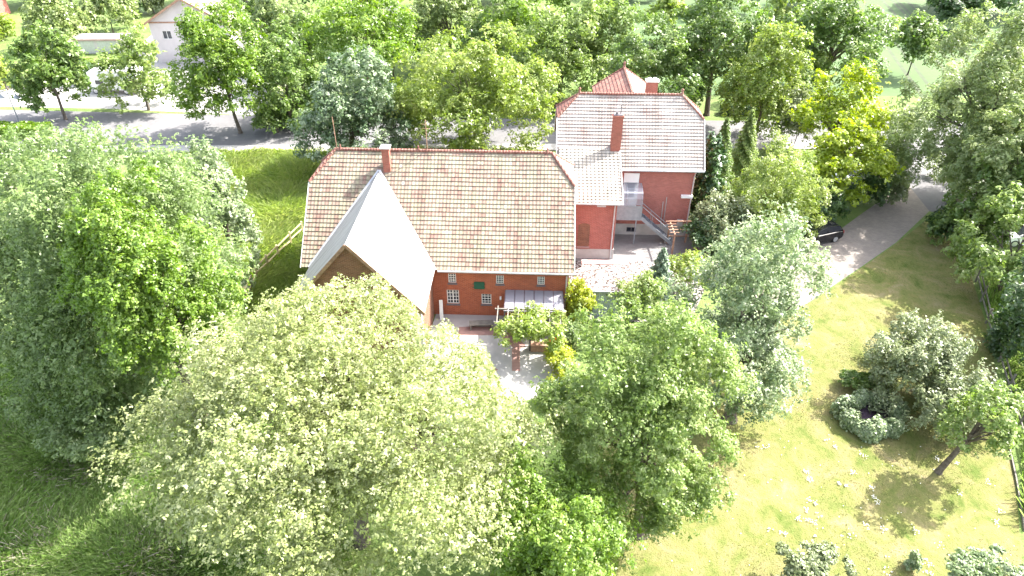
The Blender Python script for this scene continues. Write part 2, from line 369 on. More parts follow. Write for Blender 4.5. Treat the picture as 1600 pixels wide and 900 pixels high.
def gravelmat():
    m, nt, b = mat('gravel'); g = N(nt, 'ShaderNodeNewGeometry'); vo = N(nt, 'ShaderNodeTexVoronoi'); vo.inputs['Scale'].default_value = 8.5
    nt.links.new(g.outputs['Position'], vo.inputs['Vector'])
    bw = N(nt, 'ShaderNodeSeparateColor'); nt.links.new(vo.outputs['Color'], bw.inputs[0])
    r = ramp(nt, [(.0, (.03, .02, .017)), (.28, (.07, .05, .042)), (.45, (.19, .165, .155)), (.7, (.27, .25, .24)), (1, (.34, .325, .315))]); nt.links.new(bw.outputs[0], r.inputs[0])
    nt.links.new(r.outputs[0], b.inputs['Base Color']); b.inputs['Roughness'].default_value = .9
    bp = N(nt, 'ShaderNodeBump'); bp.inputs['Strength'].default_value = .8; bp.inputs['Distance'].default_value = .05
    nt.links.new(vo.outputs['Distance'], bp.inputs['Height']); nt.links.new(bp.outputs[0], b.inputs['Normal'])
    return m
M['gravel'] = gravelmat()

sheet('ground', [(-1500, -600), (1500, -600), (1500, 2200), (-1500, 2200)], 0, M['rough_grass'], 'rough green grassland around the brick farmstead and under the trees', 'ground')
px = lambda *q: [at(*p) for p in q]
sheet('lawn', [(6, 8), (27, 8), *px((1598, 900), (1590, 790), (1578, 690), (1560, 600), (1545, 520), (1524, 452), (1505, 390), (1452, 340)), *px((1400, 381), (1350, 416), (1300, 450), (1265, 474)), (15.5, 38.5), (9.5, 34), (3.6, 30), (3.4, 24)], .004, M['lawn'], 'mown yellow-green lawn with white flower patches beside the rail fence', 'lawn')
sheet('meadow', [(-34, 66.2), (4, 66.9), (4, 51), (-13.4, 50.0), (-13.4, 38), (-20, 36), (-26, 40), (-34, 52)], .004, M['meadow'], 'tall bright green meadow between the brick barn and the street', 'meadow')
sheet('field', [(14, 84), (300, 84), (300, 600), (14, 600)], .004, M['field'], 'pale green crop field with tramlines beyond the street trees', 'field')
fb = MB()
for (a, c) in ((px((950, 0), (956, 24))[0:2], None), (at(1386, 0), at(1432, 50)), (at(1408, 0), at(1455, 45)), (at(1340, 0), at(1385, 60))):
    if c is None: a, c = a
    a, c = Vector(a), Vector(c); d = (c - a).normalized(); a = a - d * 150; c = c + d * 30; n = Vector((-d.y, d.x, 0))
    for off in (-.9, .9):
        fb.face([(*(a + n * (off - .3))[:2], .008), (*(a + n * (off + .3))[:2], .008), (*(c + n * (off + .3))[:2], .008), (*(c + n * (off - .3))[:2], .008)])
tag(fb.build('field_track', noisemat('track', [(.3, (.045, .07, .03)), (.7, (.08, .09, .055))], 1)), 'dark tractor tramlines pressed into the pale green crop field', 'track', kind='structure')
sheet('street', [(-140, 66.5), (-28, 67.4), (26, 68.6), (60, 69.0), (140, 70), (140, 77), (60, 75.8), (26, 75.2), (-30, 76.3), (-140, 82)], .008, M['asphalt'], 'grey asphalt village street running behind the brick houses', 'street')
sheet('side_road', [*px((1420, 300), (1452, 330)), (40.5, 51), (46.5, 51.5), (49, 60), (50, 69.2), (38, 69.0)], .012, M['asphalt'], 'grey asphalt side road joining the driveway below the big ash tree', 'road')
sheet('forecourt', [(-140, 82.05), (-48.5, 78.4), (-30, 76.35), (-27, 84), (-36, 91), (-42, 96), (-44, 108), (-36, 112), (-46, 120), (-58, 118), (-56, 100), (-50, 91.5), (-62, 86.4), (-140, 92)], .0095, M['concrete'], 'pale sunlit paved forecourt along the street by the motorhome', 'pavement')
# pavement with real kerb
kb = MB()
def strip(b, pts, wdt, z1, z0=0):
    for p, q in zip(pts, pts[1:]):
        p, q = Vector((*p[:2], 0)), Vector((*q[:2], 0)); d = (q - p).normalized(); n = Vector((-d.y, d.x, 0)) * wdt
        A = [p, q, q + n, p + n]
        b.face([(v.x, v.y, z1) for v in A]); b.face([(A[0].x, A[0].y, z0), (A[1].x, A[1].y, z0), (A[1].x, A[1].y, z1), (A[0].x, A[0].y, z1)])
        b.face([(A[2].x, A[2].y, z0), (A[3].x, A[3].y, z0), (A[3].x, A[3].y, z1), (A[2].x, A[2].y, z1)])
strip(kb, [(-90, 65.0), (-28, 65.6), (26, 66.9), (38, 67.1)], 1.6, .11)
tag(kb.build('pavement', M['concrete']), 'narrow pale kerbed pavement along the near side of the street', 'pavement', kind='structure')
sheet('driveway', px((1150, 470), (1180, 420), (1262, 392), (1300, 368), (1345, 335), (1395, 300), (1420, 290), (1452, 330), (1400, 379), (1350, 414), (1300, 448), (1262, 474), (1200, 500)), .013, M['pavers'], 'brownish block-paved driveway in dappled shade leading to the road', 'driveway')
sheet('yard', [(7.8, 42.6), (15.5, 42.2), (20.5, 44), (20.8, 50), (3.9, 50), (4.2, 42.5)], .0165, M['pavers_grey'], 'grey paved yard in front of the red brick house', 'yard')
sheet('gravel_yard', [(4.3, 44.9), (9.2, 44.6), (13.2, 44.3), (14, 41), (12, 36.8), (4.3, 37.4)], .0205, M['gravel'], 'pale stony gravel strip between the yard and the flat shed', 'gravel')
sheet('patio', [(-5.2, 38.2), (4.0, 37.6), (3.5, 34), (2.6, 30), (.2, 29.2), (-6, 30.0)], .012, M['concrete'], 'pale concrete patio in front of the barn wall', 'patio')
pb = MB()
strip(pb, [at(716, 524), at(782, 524)], .9, .018); strip(pb, [at(782, 524), at(806, 548)], .8, .022); strip(pb, [at(800, 545), at(800, 580)], .5, .026)
strip(pb, [at(742, 562), at(772, 582)], .35, .018)
tag(pb.build('brick_path', M['brick_path']), 'reddish brick paving bands edging the pale patio', 'path', kind='structure')

# ------------------------------------------------------------------ BARN
PSI = R(1.87)
barn = empty('brick_barn', (-13.86, 37.82, 0), -PSI)
tag(barn, 'long red brick barn with lichened tile roof and a pale gabled front wing', 'barn')
L, W, ZE, ZR, D, ZH = 17.9, 6.1, 3.84, 9.52, 1.57, 7.9
SL = (ZR - ZE) / W; TL = math.hypot(W, ZR - ZE); WB = 4.75
ZB = ZR - SL * WB
wins = [(9.62, 10.14, 2.62, 3.36, 3, 4), (12.8, 13.3, 2.62, 3.3, 3, 4), (15.54, 16.02, 2.62, 3.28, 3, 4), (9.46, 10.28, .92, 2.06, 4, 4), (11.8, 12.46, .95, 1.78, 3, 4)]
b = MB()
wall_holes(b, .3, L - .3, 0, ZE + .12, [x[:4] for x in wins], .35)
zg = lambda v: min(ZE + SL * v, ZR - SL * (v - W)) - .1
for u, fl in ((.3, 1), (L - .3, 0)):
    vh = W * (ZH - ZE) / (ZR - ZE)
    P = [(u, .35, 0), (u, .35, zg(.35)), (u, vh, ZH - .15), (u, 2 * W - vh, ZH - .15), (u, W + WB - .35, zg(W + WB - .35)), (u, W + WB - .35, 0)]
    b.face(P if fl else P[::-1])
b.face([(.3, W + WB - .35, 0), (.3, W + WB - .35, ZB), (L - .3, W + WB - .35, ZB), (L - .3, W + WB - .35, 0)])
b.build('wall', M['brick_barn'], barn)
for q in wins: window(barn, *q[:4], .35, q[4], q[5])
sh = MB(); sh.box(11.32, 12.02, .29, .345, 2.2, 2.76)
for i in range(6): sh.box(11.36, 11.98, .27, .289, 2.24 + i * .085, 2.29 + i * .085)
for z in (2.35, 2.62): sh.box(11.2, 12.06, .262, .288, z - .02, z + .02)
o = sh.build('hatch', M['green_paint'], barn); o['label'] = 'dark green louvred hatch'
lamp = MB(); lamp.box(13.03, 13.15, .27, .345, 1.42, 1.62); lamp.lathe((13.09, .22, 1.4), [(.02, 0), (.07, .06), (.07, .14), (.02, .2)], 10); lamp.build('wall_lamp', M['white_gloss'], barn)
roof = MB(); rng = random.Random(3)
tr_h = (ZH - ZE) / SL * math.hypot(1, SL)
def lim_front(t):
    if t <= tr_h: return 0, L
    f = (t - tr_h) / (TL - tr_h) * D; return f, L - f
courses(roof, (0, 0, ZE), (1, 0, 0), (0, W, ZR - ZE), TL, lim_front, .305, rng=rng)
TLb = TL * WB / W
def lim_back(t):
    tt = t + TL - TLb
    return lim_front(tt)
courses(roof, (0, W + WB, ZB), (1, 0, 0), (0, -WB, ZR - ZB), TLb, lim_back, .305, rng=rng)
roof_o = roof.build('roof', M['tile_barn'], barn)
vh = W * (ZH - ZE) / (ZR - ZE); hw = W - vh
hip = MB()
hl = math.hypot(D, ZR - ZH)
courses(hip, (0, vh, ZH), (0, 1, 0), (D, 0, ZR - ZH), hl, lambda t: (hw * t / hl, 2 * hw - hw * t / hl), .3, rng=rng)
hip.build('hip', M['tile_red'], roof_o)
hip = MB()
courses(hip, (L, vh, ZH), (0, 1, 0), (-D, 0, ZR - ZH), hl, lambda t: (hw * t / hl, 2 * hw - hw * t / hl), .3, rng=rng)
hip.build('hip', M['tile_house'], roof_o)  # sunlit end: light put into the colour, paler tile than the left hip
rd = MB()
ridge_tiles(rd, (D, W, ZR + .03), (L - D, W, ZR + .03))
for x0, x1 in ((0, D), (L, L - D)):
    ridge_tiles(rd, (x0, vh, ZH + .02), (x1, W, ZR + .02), .12); ridge_tiles(rd, (x0, 2 * W - vh, ZH + .02), (x1, W, ZR + .02), .12)
for u in (D + .35, D + 5.7, L - D - .3):
    rd.lathe((u, W, ZR + .1), [(.1, 0), (.08, .08), (.05, .16), (.07, .22), (.02, .3)], 8)
rd.build('ridge_cap', M['tile_red'], roof_o)
vg = MB()
for u in (-.03, L + .03):
    vg = MB(); vg.bar((u, -.02, ZE - .04), (u, vh, ZH - .02), .05, .16); vg.build('verge_board', M['white_paint'], roof_o)
    vg = MB(); vg.bar((u, W + WB, ZB - .04), (u, 2 * W - vh, ZH - .02), .05, .16); vg.build('verge_board', M['white_paint'], roof_o)
ch = MB(); ch.box(4.98, 5.46, 4.95, 5.45, 7.8, 10.0); ch.box(4.93, 5.51, 4.9, 5.5, 10.0, 10.12)
co = ch.build('chimney', M['brick_chimney'], roof_o)
cp = MB(); cp.box(4.9, 5.54, 4.87, 5.53, 10.123, 10.2); cp.box(5.12, 5.32, 5.1, 5.3, 10.2, 10.24); cp.build('chimney_cap', M['white_paint'], co)
an = MB(); an.tube([(D + .1, W, ZR), (D + .1, W, ZR + 2.3)], .03, 6); an.build('antenna', M['wood_brown'], roof_o)
an = MB(); an.tube([(D + 6.3, W, ZR), (D + 6.3, W, ZR + 2.2)], .03, 6)
an.bar((D + 6.0, W, ZR + 1.9), (D + 6.6, W, ZR + 1.9), .02, .02); an.bar((D + 6.05, W, ZR + 1.6), (D + 6.55, W, ZR + 1.6), .02, .02)
an.build('antenna', M['wood_brown'], roof_o)
gu = MB(); gu.tube([(9.0, -.07, ZE - .05), (L + .05, -.07, ZE - .07)], .075, 8); gu.build('gutter', M['zinc'], barn)
dp = MB(); dp.tube([(L - .45, -.07, ZE - .1), (L - .45, .25, ZE - .45), (L - .45, .27, .05)], .05, 8); dp.build('downpipe', M['zinc'], barn)
ld = MB(); ld.bar((9.1, -.3, .02), (9.06, .08, 1.4), .24, .04); ld.build('loose_board', M['white_paint']); lb = bpy.data.objects['loose_board']
lb.location = (-13.86, 37.82, 0); lb.rotation_euler = (0, 0, -PSI); tag(lb, 'pale board leaning in the corner between barn wall and gabled wing', 'board')
# gabled front wing (part of the barn)
WX, WW, WZR, WZE, WV = 4.67, 4.15, 8.43, 3.76, -4.79
va, v0 = (WZR - ZE) / SL, (WZE - ZE) / SL
wr = MB()
E_ = .09
for s in (1, -1):
    P = [(WX, WV, WZR + E_), (WX, va, WZR + E_), (WX + s * WW, v0, WZE + E_), (WX + s * WW, WV, WZE + E_)]
    wr.slab(P if s < 0 else P[::-1], .1)
wro = wr.build('wing_roof', M['cement_roof'], barn)
fl = MB()
for s in (1, -1): fl.bar((WX + s * .02, va + .05, WZR + E_ + .05), (WX + s * (WW + .02), v0 + .03, WZE + E_ + .05), .16, .05)
fl.build('flashing', M['zinc'], wro)
vb = MB()
for s in (1, -1): vb.bar((WX, WV - .03, WZR + .02), (WX + s * WW, WV - .03, WZE + .02), .04, .2)
vb.build('verge_board', M['wood_brown'], wro)
ww = MB(); wl = WW - .3; gv = WV + .22
zt = WZR - (WZR - WZE) / WW * wl
ww.face([(WX - wl, gv, 0), (WX + wl, gv, 0), (WX + wl, gv, zt - .02), (WX, gv, WZR - .02), (WX - wl, gv, zt - .02)])
for s in (1, -1):
    P = [(WX + s * wl, gv, 0), (WX + s * wl, .345, 0), (WX + s * wl, .345, zt), (WX + s * wl, gv, zt)]
    ww.face(P if s > 0 else P[::-1])
ww.build('wing_wall', M['brick_wing'], barn)
pl = MB(); pl.box(WX + wl - .42, WX + wl + .06, gv - .06, gv + .4, 0, zt - .45); pl.build('wing_pier', M['render_white'], barn)

# glazed veranda on the barn front
ver = empty('veranda_canopy', (-13.86, 37.82, 0), -PSI); tag(ver, 'lean-to glass canopy over the patio on the right of the barn wall', 'canopy')
g = MB()
for i in range(6):
    a = 13.42 + i * .64; g.slab([(a + .03, .34, 2.18), (a + .61, .34, 2.18), (a + .61, -1.75, 1.98), (a + .03, -1.75, 1.98)], .02)
    g.build('glass_panel', M['glass_roof'], ver); g = MB()
fr = MB()
for i in range(7): fr.bar((13.42 + i * .64, .34, 2.13), (13.42 + i * .64, -1.72, 1.93), .04, .06)
fr.bar((13.4, -1.8, 1.95), (17.28, -1.8, 1.95), .08, .12); fr.build('frame', M['slate_light'], ver)
for u in (13.45, 15.35, 17.24):
    p = MB(); p.box(u - .04, u + .04, -1.84, -1.76, 0, 1.89); p.build('post', M['slate_light'], ver)
# ------------------------------------------------------------------ HOUSE
house = empty('brick_house', (3.4, 48.85, 0), -PSI)
tag(house, 'red brick house with pale pinkish tile roof, tall chimney and low tiled annex', 'house')
hL, hW, hE, hR, hD, hH = 11.35, 3.93, 5.96, 10.52, 1.69, 9.05
hS = (hR - hE) / hW; hT = math.hypot(hW, hR - hE); hv = (hH - hE) / hS
b = MB()
wall_holes(b, .3, hL - .5, 1.0, hE + .2, [(5.38, 6.42, 2.62, 5.45)], .4)
zg = lambda v: hE + hS * min(v, 2 * hW - v) - .12
for u, fl_ in ((.3, 1), (hL - .5, 0)):
    P = [(u, .4, 0), (u, .4, zg(.4)), (u, hv, hH - .15), (u, 2 * hW - hv, hH - .15), (u, 2 * hW - .4, zg(.4)), (u, 2 * hW - .4, 0)]
    b.face(P if fl_ else P[::-1])
b.face([(.3, 2 * hW - .4, 0), (.3, 2 * hW - .4, hE), (hL - .5, 2 * hW - .4, hE), (hL - .5, 2 * hW - .4, 0)])
b.build('wall', M['brick_house'], house)
b = MB(); wall_holes(b, .3, hL - .46, 0, 1.0, [(5.95, 6.75, .25, .7)], .36); b.face([(.3, .36, 1.0), (hL - .46, .36, 1.0), (hL - .46, .42, 1.0), (.3, .42, 1.0)])
b.box(hL - .5, hL - .46, .36, 2 * hW - .36, 0, 1.0)
b.build('plinth', M['plinth'], house)
o = window(house, 5.95, 6.75, .25, .7, .36, 2, 1, M['slate'], sill=False); o['label'] = 'dark basement window in the plinth'
dr = MB()
dr.box(5.3, 5.42, .3, .46, 2.62, 5.5); dr.box(6.38, 6.5, .3, .46, 2.62, 5.5); dr.box(5.42, 6.38, .3, .46, 4.72, 5.5); dr.box(5.42, 6.38, .34, .44, 2.62, 3.4)
dr.box(5.42, 5.56, .34, .44, 3.4, 4.55); dr.box(6.24, 6.38, .34, .44, 3.4, 4.55)
do = dr.build('door', M['white_gloss'], house)
p = MB(); p.face([(5.42, .41, 3.4), (6.38, .41, 3.4), (6.38, .41, 4.72), (5.42, .41, 4.72)]); p.build('pane', M['glass_dark'], do)
p = MB(); p.box(6.26, 6.36, .27, .335, 3.58, 3.62); p.build('handle', M['zinc'], do)
roof = MB()
trh = hv * math.hypot(1, hS)
def limh(t):
    if t <= trh: return 0, hL
    f = (t - trh) / (hT - trh) * hD; return f, hL - f
courses(roof, (0, 0, hE), (1, 0, 0), (0, hW, hR - hE), hT, limh, .27, .055, rng=rng)
courses(roof, (0, 2 * hW, hE), (1, 0, 0), (0, -hW, hR - hE), hT, limh, .27, .055, rng=rng)
hro = roof.build('roof', M['tile_house'], house)
hh = hW - hv; hl = math.hypot(hD, hR - hH)
for x, s, m in ((0, 1, 'tile_red'), (hL, -1, 'tile_house')):  # red on the shaded end, pale on the sunlit one: light painted into the tiles
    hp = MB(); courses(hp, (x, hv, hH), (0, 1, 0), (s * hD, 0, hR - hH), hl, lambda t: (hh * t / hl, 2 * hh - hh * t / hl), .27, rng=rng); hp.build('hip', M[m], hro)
rd = MB(); ridge_tiles(rd, (hD, hW, hR + .03), (hL - hD, hW, hR + .03))
for x0, x1 in ((0, hD), (hL, hL - hD)):
    ridge_tiles(rd, (x0, hv, hH + .02), (x1, hW, hR + .02), .11); ridge_tiles(rd, (x0, 2 * hW - hv, hH + .02), (x1, hW, hR + .02), .11)
rd.build('ridge_cap', M['tile_red'], hro)
for u in (hD, hL - hD):
    p = MB(); p.lathe((u, hW, hR + .1), [(.13, -.1), (.1, .08), (.07, .18), (.1, .27), (.1, .34), (.03, .42)], 10); p.build('finial', M['tile_red'], hro)
vg = MB()
for u in (-.03, hL + .03):
    vg = MB(); vg.bar((u, -.02, hE - .04), (u, hv, hH - .02), .05, .18); vg.build('verge_board', M['white_paint'], hro)
    vg = MB(); vg.bar((u, 2 * hW, hE - .04), (u, 2 * hW - hv, hH - .02), .05, .18); vg.build('verge_board', M['white_paint'], hro)
ch = MB(); ch.box(4.12, 4.88, .75, 1.25, 6.9, 9.8); ch.box(4.08, 4.92, .71, 1.29, 9.8, 9.92); co = ch.build('chimney', M['brick_chimney'], hro); co['label'] = 'tall red brick chimney where the annex roof meets the house'
cp = MB(); cp.box(4.15, 4.85, .78, 1.22, 9.923, 9.98); cp.tube([(4.4, 1, 9.98), (4.4, 1, 10.15)], .09, 8); cp.tube([(4.68, 1, 9.98), (4.68, 1, 10.7)], .04, 8); cp.build('chimney_cap', M['slate'], co)
ch = MB(); ch.box(7.05, 7.95, 5.2, 5.8, 8.2, 11.1); co = ch.build('chimney', M['brick_chimney'], hro); co['label'] = 'squat chimney behind the roof ridge'
cp = MB(); cp.box(6.98, 8.02, 5.13, 5.87, 11.103, 11.2)
for x in (7.3, 7.7): cp.box(x - .12, x + .12, 5.4, 5.6, 11.2, 11.36)
cp.build('chimney_cap', M['white_paint'], co)
gu = MB(); gu.tube([(4.8, -.07, hE - .05), (hL + .02, -.07, hE - .06)], .075, 8); gu.build('gutter', M['zinc'], house)
dp = MB(); dp.tube([(hL - .6, -.05, hE - .1), (hL - .6, .3, hE - .6), (hL - .6, .3, .05)], .05, 8); dp.build('downpipe', M['zinc'], house)
p = MB(); p.box(9.95, 10.85, .14, .395, 3.52, 3.72); p.build('wall_lamp', M['white_gloss'], house)
p = MB(); p.box(9.95, 10.4, .2, .395, .98, 1.5); p.build('meter_box', M['plinth'], house)
p = MB(); p.tube([(8.62, .33, 3.1), (8.66, .33, 1.0)], .03, 6); p.tube([(8.86, .33, 3.5), (8.88, .33, 1.0)], .03, 6); p.build('conduit', M['zinc'], house)
# rear cross wing
rw = MB(); rz = 10.56; cx_, w1, z1, w2, z2 = 5.85, 2.6, 8.85, 2.72, 7.3
for s, m in ((-1, 'tile_red'), (1, 'tile_house')):  # one roof in two tile tones: shade painted on the left slope, sun on the right
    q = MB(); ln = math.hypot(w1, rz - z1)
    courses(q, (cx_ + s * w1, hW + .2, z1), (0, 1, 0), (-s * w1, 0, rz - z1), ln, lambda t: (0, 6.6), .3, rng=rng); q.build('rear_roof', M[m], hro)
rw.face([(cx_ - w1, 10.55, 0), (cx_ - w1, 10.55, z1), (cx_, 10.55, rz - .05), (cx_ + w1, 10.55, z1), (cx_ + w1, 10.55, 0)])
rw.face([(cx_ - w1 + .01, 7.5, 0), (cx_ - w1 + .01, 10.55, 0), (cx_ - w1 + .01, 10.55, z1), (cx_ - w1 + .01, 7.5, z1)]); rw.face([(cx_ + w1 - .01, 7.5, 0), (cx_ + w1 - .01, 7.5, z1), (cx_ + w1 - .01, 10.55, z1), (cx_ + w1 - .01, 10.55, 0)])
rw.build('rear_wall', M['brick_house'], house)
rd = MB(); ridge_tiles(rd, (cx_, hW + .1, rz + .05), (cx_, 10.8, rz + .05), .1)
for s in (-1, 1): ridge_tiles(rd, (cx_ + s * w1, 10.75, z1 + .04), (cx_, 10.78, rz + .04), .09)
rd.lathe((cx_, 10.75, rz + .1), [(.14, 0), (.08, .2), (.13, .34), (.02, .5)], 8); rd.build('rear_ridge', M['tile_red'], hro)
# annex
AF, AE, AS = -3.8, 4.95, .467
av = (hE - AE - AS * 3.8) / (AS - hS)
ax = MB(); aw = AF + .32
ax.face([(.85, aw, .85), (4.5, aw, .85), (4.5, aw, AE + AS * .3), (.85, aw, AE + AS * .3)])
ax.face([(4.5, aw, .85), (4.5, .395, .85), (4.5, .395, AE + AS * 4.1), (4.5, aw, AE + AS * .3)]); ax.face([(.85, aw, .85), (.85, aw, AE + .1), (.85, .395, AE + AS * 4.1), (.85, .395, .85)])
ax.build('annex_wall', M['brick_house'], house)
ap = MB(); ap.box(.82, 4.54, aw - .04, .39, 0, .85); ap.build('annex_plinth', M['plinth'], house)
ar = MB(); al = (av - AF) * math.hypot(1, AS)
courses(ar, (.15, AF, AE + .02), (1, 0, 0), (0, 1, AS), al, lambda t: (0, 4.68), .3, .055, rng=rng); aro = ar.build('annex_roof', M['tile_annex'], house)
vg = MB(); vg.bar((4.86, AF, AE), (4.86, av, AE + AS * (av - AF)), .05, .2); vg.build('verge_board', M['white_paint'], aro)
gu = MB(); gu.tube([(.1, AF - .06, AE - .05), (4.9, AF - .06, AE - .06)], .075, 8); gu.build('gutter', M['zinc'], house)
dp = MB(); dp.tube([(4.3, AF, AE - .1), (4.3, aw - .1, AE - .5), (4.3, aw - .1, .05)], .05, 8); dp.build('downpipe', M['zinc'], house)
ni = MB(); ni.box(1.72, 2.6, aw - .025, aw - .002, 1.08, 2.9)
for k in range(8):
    a0, a1 = math.pi * k / 8, math.pi * (k + 1) / 8
    ni.face([(2.16, aw - .025, 2.9), (2.16 + .44 * math.cos(a0), aw - .025, 2.9 + .2 * math.sin(a0)), (2.16 + .44 * math.cos(a1), aw - .025, 2.9 + .2 * math.sin(a1))])
no_ = ni.build('blind_window', M['brick_wing'], house); no_['label'] = 'arched opening bricked up with darker bricks'
p = MB(); p.box(1.66, 2.66, aw - .08, aw - .003, .98, 1.077); p.build('sill', M['pink_strip'], no_)
p = MB(); p.box(3.0, 3.65, aw - .06, aw - .003, 4.5, 4.72); p.build('vent', M['zinc'], house)

# metal outside stair: platform, screens, canopy, treads, rails
st = empty('metal_staircase', (3.4, 48.85, 0), -PSI); tag(st, 'grey galvanised staircase with a screened landing at the house door', 'staircase')
p = MB(); p.box(4.62, 6.75, -1.2, .3, 2.46, 2.54); p.build('landing', M['galv'], st)
p = MB(); p.box(4.62, 6.72, -1.24, -1.205, 2.2, 3.45); p.box(6.7, 6.74, -1.2, -1.0, 2.2, 3.45); o = p.build('screen', M['galv'], st); o['label'] = 'solid grey balustrade screen round the landing'
p = MB(); prof = [(.28, 4.72), (-.5, 4.62), (-.95, 4.4), (-1.15, 4.0), (-1.2, 3.5)]
for (a, c), (d, e) in zip(prof, prof[1:]): p.face([(4.66, a, c), (6.72, a, c), (6.72, d, e), (4.66, d, e)])
cn = p.build('canopy', M['screen'], st); cn['label'] = 'curved translucent canopy over the landing'
for u in (4.66, 5.55, 6.72):
    p = MB()
    for (a, c), (d, e) in zip(prof, prof[1:]): p.bar((u, a, c - .02), (u, d, e - .02), .04, .04)
    p.build('canopy_rib', M['galv'], cn)
for u in (4.7, 6.4):
    p = MB(); p.tube([(u, -1.15, 0), (u, -1.15, 2.46)], .05, 8); p.build('post', M['galv'], st)
s0, s1 = Vector((6.76, 0, 2.4)), Vector((9.45, 0, .08))
for y in (-1.2, -.35):
    p = MB(); p.bar((s0.x, y, s0.z), (s1.x, y, s1.z), .05, .26); p.build('stringer', M['galv'], st)
p = MB(); nT = 13
for i in range(nT):
    f = (i + .5) / nT; x = s0.x + (s1.x - s0.x) * f; z = s0.z + (s1.z - s0.z) * f + .06
    for k in range(5): p.box(x - .12 + k * .052, x - .08 + k * .052, -1.17, -.38, z, z + .03)
p.build('treads', plain('grating', (.13, .15, .18), .5, .4), st)
for y in (-1.2, -.35):
    p = MB(); p.bar((s0.x, y, s0.z + 1.0), (s1.x, y, s1.z + 1.0), .045, .045)
    for f in (0, .33, .66, 1): q = s0 + (s1 - s0) * f; p.bar((q.x, y, q.z), (q.x, y, q.z + 1.0), .035, .035)
    p.build('handrail', M['galv'], st)

# flat-roofed shed with gravel roof
shed = empty('flat_roof_shed', (-13.86, 37.82, 0), -PSI); tag(shed, 'low grey corrugated shed with a flat pebble-covered roof below the annex', 'shed')
p = MB(); n = 60
for k in range(n):
    a, c = 18.75 + 4.3 * k / n, 18.75 + 4.3 * (k + 1) / n; d, e = (.32, .36) if k % 2 else (.36, .32)
    p.face([(a, d, 0), (c, e, 0), (c, e, 2.2), (a, d, 2.2)])
p.box(18.75, 18.8, .36, 4.0, 0, 2.2); p.box(23.0, 23.05, .36, 4.0, 0, 2.2); p.box(18.75, 23.05, 3.95, 4.0, 0, 2.2); p.build('wall', M['shed_wall'], shed)
p = MB(); p.box(18.65, 23.15, .2, 4.1, 2.2, 2.3); ro_ = p.build('roof', M['gravel'], shed)
p = MB(); p.box(18.63, 23.17, .15, .198, 2.17, 2.33); p.build('fascia', M['galv'], ro_)
p = MB(); p.box(18.68, 22.0, 3.55, 4.08, 2.303, 2.36); p.build('flashing', M['pink_strip'], ro_)

# wooden trellis in the yard
tr = empty('wooden_trellis', (*at(1050, 402)[:2], 0), 0); tag(tr, 'open wooden trellis of posts and rungs by the foot of the metal staircase', 'trellis')
O = at(1050, 402)
def rel(x, y): p_ = at(x, y) - O; return p_[0], p_[1]
for (x, y, h) in ((0, .2, 2.0), (0, 2.2, 2.0), (1.5, 2.3, 2.0), (2.8, 2.2, 2.0)):
    p = MB(); p.box(x - .06, x + .06, y - .06, y + .06, 0, h); p.build('post', M['wood_brown'], tr)
p = MB()
p.bar((0, .2, 1.95), (0, 2.2, 1.95), .09, .09); p.bar((0, 2.25, 1.95), (2.9, 2.25, 1.95), .09, .09)
for k in range(5): p.bar((-.36, .3 + k * .45, 2.04), (.36, .3 + k * .45, 2.04), .05, .05)
for z in (.6, 1.2): p.bar((0, 2.28, z), (2.8, 2.28, z), .06, .06)
p.build('rail', M['wood_brown'], tr)

# ------------------------------------------------------------------ vehicles
def loft_profile(b, prof, ys):
    """prof: list of (x,z) closed outline; ys: list of (y, scale inward)"""
    cx = sum(p[0] for p in prof) / len(prof); cz = sum(p[1] for p in prof) / len(prof); rings = []
    for y, s in ys: rings.append([(cx + (x - cx) * (1 - s * .35), y, cz + (z - cz) * (1 - s)) for x, z in prof])
    n = len(prof)
    for a, c in zip(rings, rings[1:]):
        for k in range(n): j = (k + 1) % n; b.face([a[k], a[j], c[j], c[k]])
    b.face(rings[0][::-1]); b.face(rings[-1])
def wheel(parent, x, y, r, s, wdt=.2):
    t = MB(); t.lathe((x, y - wdt / 2, r), [(r * .7, 0), (r * .95, 0), (r, .04), (r, wdt - .04), (r * .95, wdt), (r * .7, wdt)], 18, 'Y'); o = t.build('wheel', M['rubber'], parent)
    c = MB(); yy = y + s * wdt / 2; c.lathe((x, yy - .02, r), [(r * .2, 0), (r * .68, .0), (r * .68, .04), (r * .2, .04)], 14, 'Y')
    c.build('rim', M['alloy'], o)
